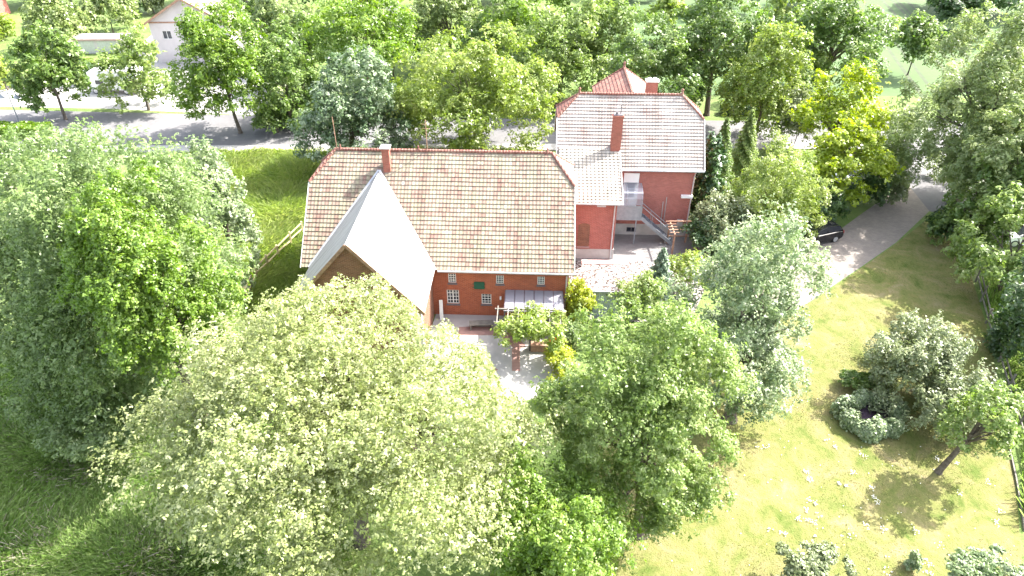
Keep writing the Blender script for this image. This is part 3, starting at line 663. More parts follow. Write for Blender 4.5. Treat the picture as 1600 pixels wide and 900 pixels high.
def car(name, label, paint, loc, rz):
    t = empty(name, loc, rz); tag(t, label, 'car')
    b = MB(); prof = [(-2.0, .35), (-2.05, .6), (-1.95, .92), (-1.2, .98), (1.35, .95), (1.95, .82), (2.08, .6), (2.02, .3), (1.7, .2), (-1.7, .2)]
    loft_profile(b, prof, [(-.86, .12), (-.8, .03), (-.6, 0), (.6, 0), (.8, .03), (.86, .12)])
    b.build('body', paint, t, True)
    b = MB(); loft_profile(b, [(-1.95, .93), (-1.55, 1.36), (-1.0, 1.47), (.1, 1.46), (.35, 1.38), (1.15, .93)], [(-.74, .1), (-.62, 0), (.62, 0), (.74, .1)]); b.build('cabin', M['glass_dark'], t)
    b = MB(); loft_profile(b, [(-1.62, 1.34), (-1.5, 1.42), (-.95, 1.5), (.1, 1.49), (.42, 1.38), (.0, 1.42)], [(-.7, .1), (-.58, 0), (.58, 0), (.7, .1)]); b.build('roof', paint, t)
    for s in (-1, 1):
        for x0, z0, x1, z1 in ((.32, 1.4, 1.12, .95), (-.35, 1.44, -.35, .97), (-1.55, 1.36, -1.9, .95)): b = MB(); b.bar((x0, s * .66, z0), (x1, s * .77, z1), .05, .07); b.build('pillar', paint, t)
    for x in (-1.25, 1.3):
        for s in (-1, 1): wheel(t, x, s * .78, .31, s)
    for s in (-1, 1):
        b = MB(); b.box(1.86, 2.0, s * .62 - .14, s * .62 + .14, .62, .76); b.build('headlight', M['lamp_clear'], t)
        b = MB(); b.box(-2.06, -1.96, s * .68 - .1, s * .68 + .1, .68, .9); b.build('tail_light', M['lamp_red'], t)
        b = MB(); b.box(.75, .9, s * .95 - .09, s * .95 + .09, .92, 1.06); b.build('mirror', paint, t)
    b = MB(); b.box(-2.09, -2.05, -.26, .26, .5, .62); b.build('number_plate', M['white_paint'], t)
    return t
p = at(1279, 384); car('parked_car', 'small black hatchback parked on the shaded block driveway', M['car_black'], (p[0], p[1] + .9, .0), R(200))
p = at(1590, 385); car('parked_car', 'white car parked beyond the right-hand trees, half hidden by leaves', M['white_gloss'], (p[0] + .9, p[1] + .6, 0), R(175))
p = at(1333, 284); car('parked_car', 'silver car behind the lime shrub, barely visible through the leaves', M['car_silver'], (p[0], p[1], 0), R(190))


p = at(162, 147); mh = empty('motorhome', (p[0] - .9, p[1] + 1.1, 0), R(-3)); tag(mh, 'white motorhome with dark cab window parked on grass beside the street', 'motorhome')
b = MB(); loft_profile(b, [(-.2, 1.75), (-.45, 2.0), (-.35, 2.65), (.1, 2.9), (5.6, 2.95), (5.75, 2.8), (5.75, .55), (1.7, .5), (1.6, 1.75)], [(-1.12, .03), (-1.06, 0), (1.06, 0), (1.12, .03)]); b.build('body', M['white_gloss'], mh)
b = MB(); loft_profile(b, [(-.75, .4), (-.8, .85), (-.15, 1.1), (.45, 1.74), (1.72, 1.74), (1.72, .35)], [(-1.0, .06), (-.9, 0), (.9, 0), (1.0, .06)]); b.build('cab', M['white_gloss'], mh)
b = MB(); b.face([(-.17, -.8, 1.14), (-.17, .8, 1.14), (.4, .78, 1.72), (.4, -.78, 1.72)]); b.build('windscreen', M['glass_dark'], mh)
b = MB(); b.box(.35, 1.35, -1.02, -.985, 1.2, 1.68); b.build('window', M['glass_dark'], mh)
b = MB(); b.box(2.4, 3.5, -1.15, -1.125, 1.6, 2.2); b.build('window', M['glass_dark'], mh)
b = MB(); b.box(2.0, 3.2, -.4, .4, 2.97, 3.08); b.build('roof_hatch', M['plinth'], mh)
for x in (.1, 4.0):
    for s in (-1, 1): wheel(mh, x, s * 1.0, .36, s, .24)
for s in (-1, 1):
    b = MB(); b.box(-.84, -.7, s * .7 - .15, s * .7 + .15, .72, .9); b.build('headlight', M['lamp_clear'], mh)

# ------------------------------------------------------------------ far houses
def gable_house(name, label, corner, wd, ln, ze, pitch, rz, wallm, roofm, ov=.45, wins=(), band=None):
    """gable end faces -y; corner = front-left wall corner"""
    t = empty(name, (corner[0], corner[1], 0), rz); tag(t, label, 'house')
    zr = ze + wd / 2 * math.tan(R(pitch))
    b = MB(); wall_holes(b, 0, wd, 0, ze, list(wins), 0); b.face([(0, 0, ze), (wd, 0, ze), (wd / 2, 0, zr)])
    b.face([(0, 0, 0), (0, 0, ze), (0, ln, ze), (0, ln, 0)]); b.face([(wd, 0, 0), (wd, ln, 0), (wd, ln, ze), (wd, 0, ze)]); b.face([(0, ln, 0), (0, ln, ze), (wd / 2, ln, zr), (wd, ln, ze), (wd, ln, 0)])
    b.build('wall', wallm, t)
    for q in wins: window(t, *q, 0, 2, 1, sill=False)
    sl = math.tan(R(pitch)); b = MB(); Ls = (wd / 2 + ov) / math.cos(R(pitch))
    courses(b, (-ov, -ov, ze - ov * sl + .08), (0, 1, 0), (1, 0, sl), Ls, lambda t: (0, ln + 2 * ov), .36); courses(b, (wd + ov, -ov, ze - ov * sl + .08), (0, 1, 0), (-1, 0, sl), Ls, lambda t: (0, ln + 2 * ov), .36)
    ro = b.build('roof', roofm, t)
    b = MB()
    for s in (0, 1):
        x = -ov if s == 0 else wd + ov
        b.bar((x, -ov - .03, ze - ov * sl), (wd / 2, -ov - .03, zr), .06, .26)
    b.build('verge_board', M['wood_brown'], ro)
    if band:
        b = MB(); b.box(-.02, wd + .02, -.04, -.003, band - .1, band + .1); b.build('band', M['wood_brown'], t)
    return t
Yh = 97.0
q = atY(231, 34, Yh); zeh = float(q[2])
gable_house('white_house', 'white rendered gable house with brown trim behind the bright street tree', (q[0], Yh), 10.5, 11, zeh, 30, R(2), M['render_white'], M['tile_house'], .7, [(1.5, 2.7, zeh - 2.3, zeh - 1.2), (4.2, 5.4, zeh - 2.3, zeh - 1.2)], zeh - .1)
q = atY(616, 26, 112); gable_house('white_house', 'white house with pale tiled roof half hidden behind the top centre trees', (q[0] - 8.0, 113), 9, 9, 4.6, 38, R(28), M['render_white'], M['tile_annex'], .5, [(5.0, 6.2, 1.2, 2.4), (7.0, 8.2, 1.2, 2.4)])
q = at(-20, 40); gable_house('red_roofed_house', 'low house with reddish roof among bushes at the far left edge', (q[0] - 3, q[1]), 9, 8, 2.8, 38, R(80), M['brick_house'], M['tile_red'])
q = at(118, 84); fg = empty('flat_garage', (q[0], q[1], 0), R(2)); tag(fg, 'low flat-roofed garage with pinkish roof edge behind the motorhome', 'garage')
b = MB(); b.box(0, 7, 0, 3, 0, 1.9); b.build('wall', M['render_white'], fg)
b = MB(); b.box(-.2, 7.2, -.2, 3.2, 1.9, 2.08); b.build('roof', M['concrete'], fg)
b = MB(); b.box(-.22, 7.22, -.24, -.203, 1.87, 2.12); b.build('fascia', M['pink_strip'], fg)
for k in range(2):
    b = MB(); b.box(.5 + k * 3.1, 3.1 + k * 3.1, -.04, -.003, .05, 1.75); b.build('garage_door', M['zinc'], fg)

# ------------------------------------------------------------------ street lamp, fences, railing
q = at(32, 195); lp = empty('street_lamp', (q[0], q[1], 0)); tag(lp, 'slim grey street lamp with two bell-shaped heads by the sunlit forecourt', 'street lamp')
b = MB(); b.tube([(0, 0, 0), (0, 0, .5), (0, 0, 3.6)], [.1, .06, .045], 8); b.build('post', M['galv'], lp)
for s in (-1, 1):
    b = MB(); b.tube([(0, 0, 3.45), (s * .35, 0, 3.75), (s * .75, 0, 3.7), (s * .85, 0, 3.5)], .03, 6); b.build('arm', M['galv'], lp)
    b = MB(); b.lathe((s * .85, 0, 3.05), [(.36, 0), (.3, .12), (.14, .3), (.06, .46)], 12); b.build('lamp_head', M['galv'], lp)
def rail_fence(name, label, pts, h, m, rails, pw=.1, step=2.2, extra=None):
    t = empty(name, (pts[0][0], pts[0][1], 0)); tag(t, label, 'fence'); o = Vector((*pts[0][:2], 0)); rr = random.Random(5)
    for i, (p, q) in enumerate(zip(pts, pts[1:])):
        p, q = Vector((*p[:2], 0)) - o, Vector((*q[:2], 0)) - o; n = max(1, round((q - p).length / step))
        for k in range(n + (i == len(pts) - 2)):
            c = p + (q - p) * (k / n); x = rr.uniform(-.06, .06)
            b = MB(); b.bar((c.x, c.y, 0), (c.x + x, c.y + x, h * rr.uniform(.98, 1.12)), pw, pw); b.build('post', m, t)
        for z in rails:
            for k in range(n):
                a, c = p + (q - p) * (k / n), p + (q - p) * ((k + 1) / n)
                b = MB(); b.bar((a.x, a.y, z + rr.uniform(-.06, .06)), (c.x, c.y, z + rr.uniform(-.06, .06)), .05, .11); b.build('rail', m, t)
    return t
rail_fence('rail_fence', 'sun-bleached wooden rail fence between the meadow and the barn gable', [at(474, 366), at(436, 402), at(402, 436), at(388, 470)], 1.1, M['wood_bleached'], (.5, .98), .12, 1.9)
rail_fence('rail_fence', 'weathered grey rail fence along the right edge of the lawn', px((1524, 440), (1540, 505), (1560, 565), (1572, 612), (1590, 668), (1604, 730), (1612, 800)), 1.2, M['wood_grey'], (.45, .95), .12, 2.4)
b = MB(); lpts = px((1566, 640), (1574, 690), (1587, 750), (1600, 830))
for p, q in zip(lpts, lpts[1:]): b.bar((p[0], p[1], .06), (q[0], q[1], .06), .07, .14)
tag(b.build('lawn_edging', M['wood_grey']), 'low timber edging board along the lawn under the rail fence', 'edging')
rl = empty('metal_railing', (-8.5, 64.4, 0)); tag(rl, 'black iron railing between the barn roof ridge and the street', 'railing')
b = MB()
for k in range(46): b.bar((k * .15, 0, 0), (k * .15, 0, 1.1), .03, .03)
b.build('bars', M['black_iron'], rl)
b = MB(); b.bar((-.05, 0, 1.0), (6.85, 0, 1.0), .05, .05); b.bar((-.05, 0, .2), (6.85, 0, .2), .05, .05); b.build('rail', M['black_iron'], rl)

# ------------------------------------------------------------------ patio things
pg = empty('garden_pergola', (*at(828, 548)[:2], 0), -PSI); tag(pg, 'dark post pergola over the patio carrying a leafy climber', 'pergola')
for x, y in ((-2.1, 1.4), (0, 0), (1.85, 0), (1.85, 1.4)):
    b = MB(); b.box(x - .05, x + .05, y - .05, y + .05, 0, 2.2); b.build('post', M['black_iron'], pg)
b = MB()
b.bar((-2.3, 1.4, 2.24), (2.0, 1.4, 2.24), .08, .1); b.bar((-2.3, 0, 2.24), (2.0, 0, 2.24), .08, .1)
for k in range(7): b.bar((-2.1 + k * .66, -.3, 2.33), (-2.1 + k * .66, 1.6, 2.33), .06, .08)
b.build('beam', M['wood_grey'], pg)
q = at(829, 550); pt = empty('planter_box', (q[0], q[1], 0), -PSI); tag(pt, 'dark wooden planter box at the front of the pergola', 'planter')
b = MB()
for k in range(9): b.box(k * .22, k * .22 + .18, -.02, .04, .02, .55)
b.box(0, 1.96, .041, .5, .05, .5); b.build('box', M['wood_brown'], pt)
q = at(866, 541); fp = empty('flower_pot', (q[0], q[1] - .15, 0)); tag(fp, 'clay pot full of bright orange flowers under the pergola', 'flower pot')
b = MB(); b.lathe((0, 0, 0), [(.2, 0), (.28, .35), (.31, .36), (.31, .42)], 14); b.build('pot', M['terracotta'], fp)
rngf = np.random.default_rng(4); b = MB()
for k in range(160):
    d = rngf.normal(size=3); d /= np.linalg.norm(d); d[2] = abs(d[2]); c = np.array([0, 0, .45]) + d * np.array([.42, .36, .36]); u = rngf.normal(size=3) * .06; v = rngf.normal(size=3) * .06
    b.face([c - u, c - v, c + u, c + v])
b.build('blooms', M['orange_petal'], fp)
q = at(706, 507); bt = empty('garden_bench', (q[0] + .6, q[1] - .3, 0), -PSI + .1); tag(bt, 'pale wooden garden bench on the patio below the barn windows', 'bench')
q = at(752, 512)
bt.location = (q[0], q[1], 0)
for k in range(4):
    b = MB(); b.box(-.8, .8, -.3 + k * .14, -.18 + k * .14, .42, .46); b.build('seat_board', M['wood_grey'], bt)
for x in (-.7, .7):
    b = MB(); b.box(x - .05, x + .05, -.28, .24, 0, .415); b.build('leg', M['wood_grey'], bt)

# ------------------------------------------------------------------ FOLIAGE
def leaf_mesh(name, pos, nrm, size, aspect, tint, m, rng, fold=.18):
    n = len(pos)
    t = rng.normal(size=(n, 3)); nrm = nrm / np.linalg.norm(nrm, axis=1, keepdims=True)
    t -= nrm * (t * nrm).sum(1, keepdims=True); t /= np.linalg.norm(t, axis=1, keepdims=True); s = np.cross(nrm, t)
    l = (size * rng.uniform(.7, 1.3, n))[:, None]; wd = l * aspect
    v = np.empty((n, 4, 3))
    v[:, 0] = pos - t * l * .5; v[:, 1] = pos + s * wd * .5 + nrm * wd * fold - t * l * .08; v[:, 2] = pos + t * l * .5 - nrm * l * .08; v[:, 3] = pos - s * wd * .5 + nrm * wd * fold - t * l * .08
    me = bpy.data.meshes.new(name)
    me.vertices.add(n * 4); me.vertices.foreach_set('co', v.reshape(-1).astype(np.float32))
    me.loops.add(n * 4); me.loops.foreach_set('vertex_index', np.arange(n * 4, dtype=np.int32))
    me.polygons.add(n); me.polygons.foreach_set('loop_start', np.arange(0, n * 4, 4, dtype=np.int32))
    me.update(calc_edges=True)
    a = me.attributes.new('tint', 'FLOAT', 'FACE'); a.data.foreach_set('value', np.clip(tint, 0, 1).astype(np.float32))
    me.materials.append(m); return me
def unit(v): return v / np.linalg.norm(v, axis=-1, keepdims=True)
def sphere_dirs(n, rng, jit=.25):
    i = np.arange(n) + .5; ph = np.arccos(1 - 2 * i / n); th = math.pi * (1 + 5 ** .5) * i + rng.uniform(0, 6)
    d = np.stack([np.cos(th) * np.sin(ph), np.sin(th) * np.sin(ph), np.cos(ph)], 1)
    return unit(d + rng.normal(size=d.shape) * jit)
def crown_points(rng, a, bdep, c, nlobe, lr, nleaf, leaf=.2, spray=6, zmin=-.7, nclump=15, flat=.8, clump=.30, up=.85, shape=0.2, noise=.5):
    """boughs (lobes) of leafy twig clumps spread through an ellipsoid; returns leaf pos, normals, tint, lobe centres"""
    d = sphere_dirs(int(nlobe * 1.25), rng, .32); d = d[d[:, 2] > zmin]
    f = rng.uniform(.58, 1.0, len(d)); ins = unit(rng.normal(size=(nlobe // 4, 3))); fi = rng.uniform(.1, .5, len(ins))
    d = np.concatenate([d, ins]); f = np.concatenate([f, fi])
    wz = 1 - shape * d[:, 2] * (d[:, 2] > 0)
    cen = d * f[:, None] * np.array([a, bdep, c]); cen[:, :2] *= wz[:, None]
    mr = lr * (a * bdep * c) ** (1 / 3); r = mr * rng.uniform(.55, 1.35, len(d)) * (1.15 - .35 * f)
    wgt = r ** 2; cnt = np.maximum(6, (nleaf / spray * wgt / wgt.sum())).astype(int)
    P, Nn, T = [], [], []
    for i in range(len(d)):
        out = unit(cen[i] / np.array([a, bdep, c]) + np.array([0, 0, .35]))
        dd = unit(rng.normal(size=(nclump * 4, 3))); dd = dd[(dd @ out) > -.2 + rng.uniform(-.3, .3, len(dd))][:nclump]
        k = len(dd); rad = r[i] * rng.uniform(.45, 1.25, k)
        cc = cen[i] + dd * rad[:, None] * np.array([1, 1, flat])
        cw = rng.uniform(.4, 1.4, k); ci = rng.choice(k, cnt[i], p=cw / cw.sum()); rc = r[i] * clump * rng.uniform(.7, 1.3, k)[ci][:, None]
        g = rng.normal(size=(cnt[i], 3)); gn = np.linalg.norm(g, axis=1, keepdims=True); g = g / gn * np.minimum(gn, 2.1) * .75
        off = g * rc * np.array([1, 1, .62])
        P.append(cc[ci] + off); ot = unit(g)
        Nn.append(unit(dd[ci] * .3 + ot * .45 + np.array([0, 0, up]) + rng.normal(size=(cnt[i], 3)) * noise))
        tl = rng.normal() * .09; tc = rng.normal(size=k) * .09
        T.append(.5 + tl + tc[ci] + rng.normal(size=cnt[i]) * .15)
    P, Nn, T = np.concatenate(P), np.concatenate(Nn), np.concatenate(T)
    # every point becomes a spray of leaves fanned round the twig tip
    P, Nn, T = np.repeat(P, spray, 0), np.repeat(Nn, spray, 0), np.repeat(T, spray)
    o = rng.normal(size=P.shape); o -= Nn * (o * Nn).sum(1, keepdims=True) * .8; P = P + unit(o) * (leaf * rng.uniform(.25, 1.0, len(P)))[:, None]
    Nn = unit(Nn + unit(o) * .35 + rng.normal(size=P.shape) * .22); T = T + rng.normal(size=len(T)) * .06
    return P, Nn, T, cen, r
def project(P):
    q = P - CAMP; f = q[:, 1] * math.cos(_th) - q[:, 2] * math.sin(_th); u = q[:, 1] * math.sin(_th) + q[:, 2] * math.cos(_th)
    x, y = FPX * q[:, 0] / f, FPX * u / f; c, s = math.cos(_ro), math.sin(_ro)
    return 800 + c * x + s * y, 450 - (-s * x + c * y)
def trunk_mesh(rng, base, C0, cen, rt, nl=12):
    """tapered trunk from base (0,0,0 local) up into the crown with limbs to the lobes"""
    b = MB(); top = Vector(C0) * .8 + Vector((0, 0, .0)); mid = Vector(C0) * .5 + Vector((rng.uniform(-.15, .15), rng.uniform(-.15, .15), 0)) * 1.0
    q1 = Vector((0, 0, 0)).lerp(mid, .06)
    path = [Vector((0, 0, -.05)), q1 + Vector((0, 0, .1)), mid * .5 + Vector((rng.uniform(-.05, .05), 0, 0)), mid, mid.lerp(top, .5), top]
    b.tube(path, [rt * 1.45, rt * 1.08, rt * .92, rt * .8, rt * .6, rt * .35], 10)
    ids = rng.permutation(len(cen))[:nl]
    for i in ids:
        e = Vector(C0) + Vector(cen[i]) * .7 - Vector((0, 0, .06 * abs(C0[2]))); f = rng.uniform(.1, .8); s = mid.lerp(top, f)
        m1 = s.lerp(e, .45) + Vector((0, 0, .12 * (e - s).length)); r0 = rt * (.5 - .2 * f)
        b.tube([s, s.lerp(m1, .5), m1, m1.lerp(e, .6) + Vector((rng.uniform(-.2, .2), rng.uniform(-.2, .2), 0)), e], [r0, r0 * .8, r0 * .6, r0 * .4, r0 * .15], 6)
        for k in range(2):
            e2 = e + Vector(rng.normal(size=3)) * (.12 * (e - s).length); b.tube([m1, m1.lerp(e2, .5), e2], [r0 * .4, r0 * .25, r0 * .08], 5)
    return b
LEAF = {
 'pale':   leafmat('leaf_pale', (.22, .27, .075), (.29, .33, .125), (.40, .42, .24), .38),
 'silver': leafmat('leaf_silver', (.10, .16, .055), (.24, .31, .15), (.46, .5, .33)),
 'bright': leafmat('leaf_bright', (.10, .18, .018), (.165, .265, .035), (.26, .35, .075), .42),
 'lime':   leafmat('leaf_lime', (.16, .24, .02), (.29, .37, .03), (.4, .46, .08), .5),
 'gold':   leafmat('leaf_gold', (.2, .25, .012), (.31, .36, .02), (.4, .43, .06), .4),
 'yell':   leafmat('leaf_yellowgreen', (.15, .22, .03), (.235, .31, .06), (.36, .41, .15), .44),
 'mid':    leafmat('leaf_mid', (.075, .135, .025), (.14, .22, .05), (.26, .33, .11), .42),
 'fleck':  leafmat('leaf_fleck', (.045, .09, .03), (.13, .2, .085), (.42, .48, .33), .3),
 'green':  leafmat('leaf_green', (.12, .19, .035), (.21, .29, .075), (.36, .42, .17), .45),
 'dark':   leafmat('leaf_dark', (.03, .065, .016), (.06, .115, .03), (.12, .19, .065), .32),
 'blue':   leafmat('leaf_blue', (.10, .16, .04), (.185, .26, .09), (.32, .39, .18), .44),
 'ash':    leafmat('leaf_ash', (.125, .18, .05), (.215, .28, .095), (.39, .44, .21), .42),
 'apple':  leafmat('leaf_apple', (.11, .145, .055), (.2, .24, .11), (.34, .375, .22), .32),
 'spruce': leafmat('leaf_spruce', (.08, .14, .075), (.17, .245, .15), (.32, .4, .28), .2),
 'ivy':    leafmat('leaf_ivy', (.02, .055, .012), (.045, .10, .025), (.11, .19, .06), .2, .35, .6),
 'grass':  leafmat('blade_grass', (.14, .245, .055), (.235, .34, .095), (.36, .4, .2), .5, .6, .3),
 'straw':  leafmat('blade_straw', (.2, .2, .1), (.34, .31, .22), (.46, .41, .33), .45, .7, .3),
}
LEAF['meadow'] = leafmat('blade_meadow', (.15, .23, .045), (.22, .285, .07), (.31, .335, .12), .55, .6, .3)
LEAF['turf'] = leafmat('blade_turf', (.08, .11, .028), (.12, .132, .046), (.155, .145, .068), .5)
def in_poly(P, poly):
    x, y = P[:, 0], P[:, 1]; ins = np.zeros(len(P), bool); n = len(poly)
    for i in range(n):
        x0, y0 = poly[i][:2]; x1, y1 = poly[(i + 1) % n][:2]
        with np.errstate(divide='ignore', invalid='ignore'):
            ins ^= ((y0 > y) != (y1 > y)) & (x < (x1 - x0) * (y - y0) / (y1 - y0) + x0)
    return ins
def solve(bbox, zc=None, base=None, br=1.0):
    x0, y0, x1, y1 = bbox; cx, cy_, rx, ry = (x0 + x1) / 2, (y0 + y1) / 2, (x1 - x0) / 2, (y1 - y0) / 2
    if base is not None: B = at(*base); Cn = atY(cx, cy_, B[1])
    else: Cn = at(cx, cy_, zc); B = np.array([Cn[0], Cn[1], 0.])
    sl_ = np.linalg.norm(Cn - CAMP); a = rx / FPX * sl_; v = ry / FPX * sl_; phi = math.asin((CAM_H - Cn[2]) / sl_)
    bd = a * br; c2 = v * v - (bd * math.sin(phi)) ** 2
    c = math.sqrt(max(c2, (.45 * a * math.cos(phi)) ** 2)) / math.cos(phi)
    c = min(c, max(Cn[2] - .4, .5)) if zc is None or True else c
    return B, Cn, a, bd, c, sl_
TREES = []
def tree(name, label, cat, sp, bbox, zc=None, base=None, br=.95, prune=None, lobes=26, lr=.42, px_leaf=4.6, cover=7.0, seed=0, aspect=.55, group=None, bark='bark', nl=12, rt=None, trunk=True, **kw):
    rng = np.random.default_rng(seed + 100)
    B, Cn, a, bd, c, sl_ = solve(bbox, zc, base, br)
    leaf = px_leaf / FPX * sl_          # metres
    area = math.pi * a * max(c, bd * .7); n = int(cover * area / (leaf * leaf * aspect * .5)); n = min(n, 260000)
    P, Nn, T, cen, r = crown_points(rng, a * .86, bd * .86, c * .86, lobes, lr, n, leaf, **kw)
    C0 = Cn - B; top_ = np.zeros(3)
    for it in range(5):                      # grow the crown until it has the size it has in the photograph
        X, Y = project(P + Cn); x0, x1 = np.percentile(X, (.4, 99.6)); y0, y1 = np.percentile(Y, (.4, 99.6))
        fx, fy = (bbox[2] - bbox[0]) / (x1 - x0), (bbox[3] - bbox[1]) / (y1 - y0)
        sc = np.array([fx, fx * .7 + .3 * fy, np.clip(fy, .7, 1.3)]); P = P * sc; cen = cen * sc
        X, Y = project(P + Cn); x0, x1 = np.percentile(X, (.4, 99.6)); y0, y1 = np.percentile(Y, (.4, 99.6))
        m = sl_ / FPX; sh_ = np.array([((bbox[0] + bbox[2]) - (x0 + x1)) / 2 * m, 0, -((bbox[1] + bbox[3]) - (y0 + y1)) / 2 * m / max(.5, math.sqrt(1 - ((CAM_H - Cn[2]) / sl_) ** 2))]); P = P + sh_; cen = cen + sh_; top_ = top_ + sh_
    zc_ = P[:, 2] + C0[2]; keep = zc_ > .12
    if prune is not None:                    # trim the leaves of boughs that would reach past the outline the crown has
        X, Y = project(P + Cn); jit = rng.normal(size=len(X)) * 5 + 9 * np.sin(X * .11) + 10 * np.sin(X * .043 + 1) ; keep &= ~in_poly(np.stack([X, Y + jit], 1), prune)
        X, Y = project(cen + Cn); ck = ~in_poly(np.stack([X, Y], 1), prune); cen, r = cen[ck], r[ck]
    P, Nn, T = P[keep], Nn[keep], T[keep]
    o = empty(name, (B[0], B[1], 0)); tag(o, label, cat, group)
    me = leaf_mesh('crown', P + C0, Nn, leaf, aspect, T, LEAF[sp], rng); cr = bpy.data.objects.new('crown', me); C.objects.link(cr); cr.parent = o
    if trunk:
        rt = rt or max(.07, .028 * (C0[2] + c) * .9)
        trunk_mesh(rng, None, C0 + top_ * .9, cen - top_ * .9, rt, nl).build('trunk', M[bark], o, True)
    TREES.append((name, label, tuple(round(float(x), 1) for x in (*Cn, a, bd, c)), n))
    return o
def shrub(name, label, sp, bbox, zc=None, base=None, cat='shrub', **kw):
    d = dict(lobes=12, lr=.5, nclump=16, zmin=-.35, trunk=True, rt=.05, nl=6, px_leaf=4.2, cover=7); d.update(kw)
    return tree(name, label, cat, sp, bbox, zc, base, **d)
def clone(src, name, label, loc, s, rz, group=None):
    o = src.copy(); C.objects.link(o); o.name = name; o.location = loc; o.scale = (s, s, s); o.rotation_euler = (0, 0, rz); o['label'] = label
    for ch in list(src.children):
        c_ = ch.copy(); C.objects.link(c_); c_.parent = o
    return o

# --- near trees
tree('plane_tree', 'huge pale creamy-green tree filling the foreground in front of the barn', 'tree', 'pale', (205, 432, 868, 975), zc=6.2, br=.78, lobes=76, lr=.28, px_leaf=4.2, cover=7.5, seed=21, nclump=20, clump=.36, up=.8, noise=.45, bark='bark', nl=40, rt=.34, flat=.6, prune=[(300, 300), (300, 500), (430, 462), (490, 440), (545, 428), (598, 436), (622, 468), (665, 496), (700, 512), (742, 552), (792, 600), (845, 650), (1000, 660), (1000, 300)])
tree('ash_tree', 'very large bluish-green tree at the left edge beside the meadow', 'tree', 'blue', (-110, 182, 372, 660), zc=8.2, br=.72, lobes=64, lr=.36, px_leaf=4.3, cover=7, seed=2, aspect=.42, nl=26, prune=[(-600, 0), (-600, 240), (0, 230), (60, 198), (130, 186), (220, 182), (330, 206), (372, 255), (402, 330), (560, 330), (560, 0)])
tree('maple_tree', 'bright fresh-green tree rising in front of the large bluish tree on the left', 'tree', 'bright', (100, 268, 372, 580), zc=11.5, br=.85, lobes=34, lr=.34, px_leaf=4.3, cover=6.5, seed=3, nl=18)
tree('whitebeam_tree', 'pale grey-green tree squeezed between the bluish tree and the meadow fence', 'tree', 'silver', (292, 222, 404, 455), zc=5.5, br=.9, lobes=26, lr=.36, px_leaf=4.2, cover=6, seed=4)
tree('ash_sapling', 'low bluish-green young tree in the shade at the lower left', 'tree', 'blue', (58, 605, 215, 715), zc=2.6, lobes=16, lr=.42, px_leaf=4.8, cover=5, seed=5, aspect=.42)
tree('maple_tree', 'full green tree in the bottom centre, right of the pale foreground tree', 'tree', 'green', (852, 482, 1152, 872), base=(1000, 832), br=.9, lobes=44, lr=.32, px_leaf=4.2, cover=7, seed=6, nl=20)
tree('maple_tree', 'smaller bright green tree at the bottom edge below the pale foreground tree', 'tree', 'bright', (768, 715, 978, 960), zc=5.2, br=.9, lobes=28, lr=.36, px_leaf=4.4, cover=6.5, seed=7)
tree('silver_maple_tree', 'silvery-white leaved tree standing on the lawn right of the pebble-roofed shed', 'tree', 'silver', (1052, 342, 1290, 648), base=(1140, 655), br=.9, lobes=44, lr=.30, px_leaf=4.4, cover=6.5, seed=8, nl=20)
tree('apple_tree', 'broad grey-green apple tree beside the ring-shaped hedge', 'tree', 'apple', (1354, 492, 1564, 682), base=(1474, 624), br=.9, lobes=40, lr=.30, px_leaf=3.8, cover=7, seed=9, zmin=-.5, rt=.14)
tree('leaning_tree', 'small leaning tree with bare trunk casting a shadow on the lawn', 'tree', 'green', (1468, 598, 1606, 712), base=(1466, 738), br=.85, lobes=20, lr=.36, px_leaf=4.4, cover=3.2, seed=10, rt=.15, nl=16)
# --- right side
tree('ash_tree', 'giant pale ash tree with drooping foliage in the upper right corner', 'tree', 'ash', (1378, 12, 1720, 335), zc=8.5, br=.75, lobes=48, lr=.27, px_leaf=4.4, cover=5, seed=11, aspect=.36, nl=30)
tree('ash_tree', 'lower pale ash tree leaning in from the right edge above the driveway mouth', 'tree', 'ash', (1488, 130, 1760, 340), zc=8.5, prune=[(1550, 346), (1660, 346), (1660, 400), (1550, 400)], br=.75, lobes=36, lr=.30, px_leaf=4.6, cover=6, seed=12, aspect=.36)
tree('walnut_tree', 'mid-green tree overhanging the lawn corner at the right edge', 'tree', 'green', (1486, 290, 1700, 480), zc=4.0, prune=[(1556, 350), (1660, 350), (1660, 392), (1556, 392)], br=.9, lobes=30, lr=.32, px_leaf=4.8, cover=5, seed=13)
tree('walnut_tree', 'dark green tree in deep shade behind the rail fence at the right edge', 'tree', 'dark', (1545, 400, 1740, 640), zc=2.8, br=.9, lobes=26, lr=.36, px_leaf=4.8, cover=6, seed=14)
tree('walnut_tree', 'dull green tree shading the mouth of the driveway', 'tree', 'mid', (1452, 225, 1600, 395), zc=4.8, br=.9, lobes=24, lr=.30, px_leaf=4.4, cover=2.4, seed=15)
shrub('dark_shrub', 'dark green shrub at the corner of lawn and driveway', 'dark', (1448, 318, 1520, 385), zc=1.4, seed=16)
tree('lime_tree', 'vivid yellow-green young tree behind the shaded driveway', 'tree', 'lime', (1240, 98, 1390, 225), zc=7.0, lobes=24, lr=.34, px_leaf=4.6, cover=4.2, seed=17)
tree('lime_tree', 'low yellow-green tree spreading over the driveway edge', 'tree', 'lime', (1262, 185, 1398, 312), zc=4.6, lobes=24, lr=.36, px_leaf=4.4, cover=5.5, seed=18)
shrub('white_shrub', 'pale cream-leaved shrub left of the yellow-green trees', 'apple', (1205, 140, 1300, 215), zc=4.0, lobes=16, seed=19, px_leaf=3.8)
tree('willow_tree', 'feathery pale yellow-green tree behind the silvery tree', 'tree', 'yell', (1128, 218, 1296, 386), zc=4.2, lobes=36, lr=.28, px_leaf=3.8, cover=6, seed=20, aspect=.35, rt=.13)
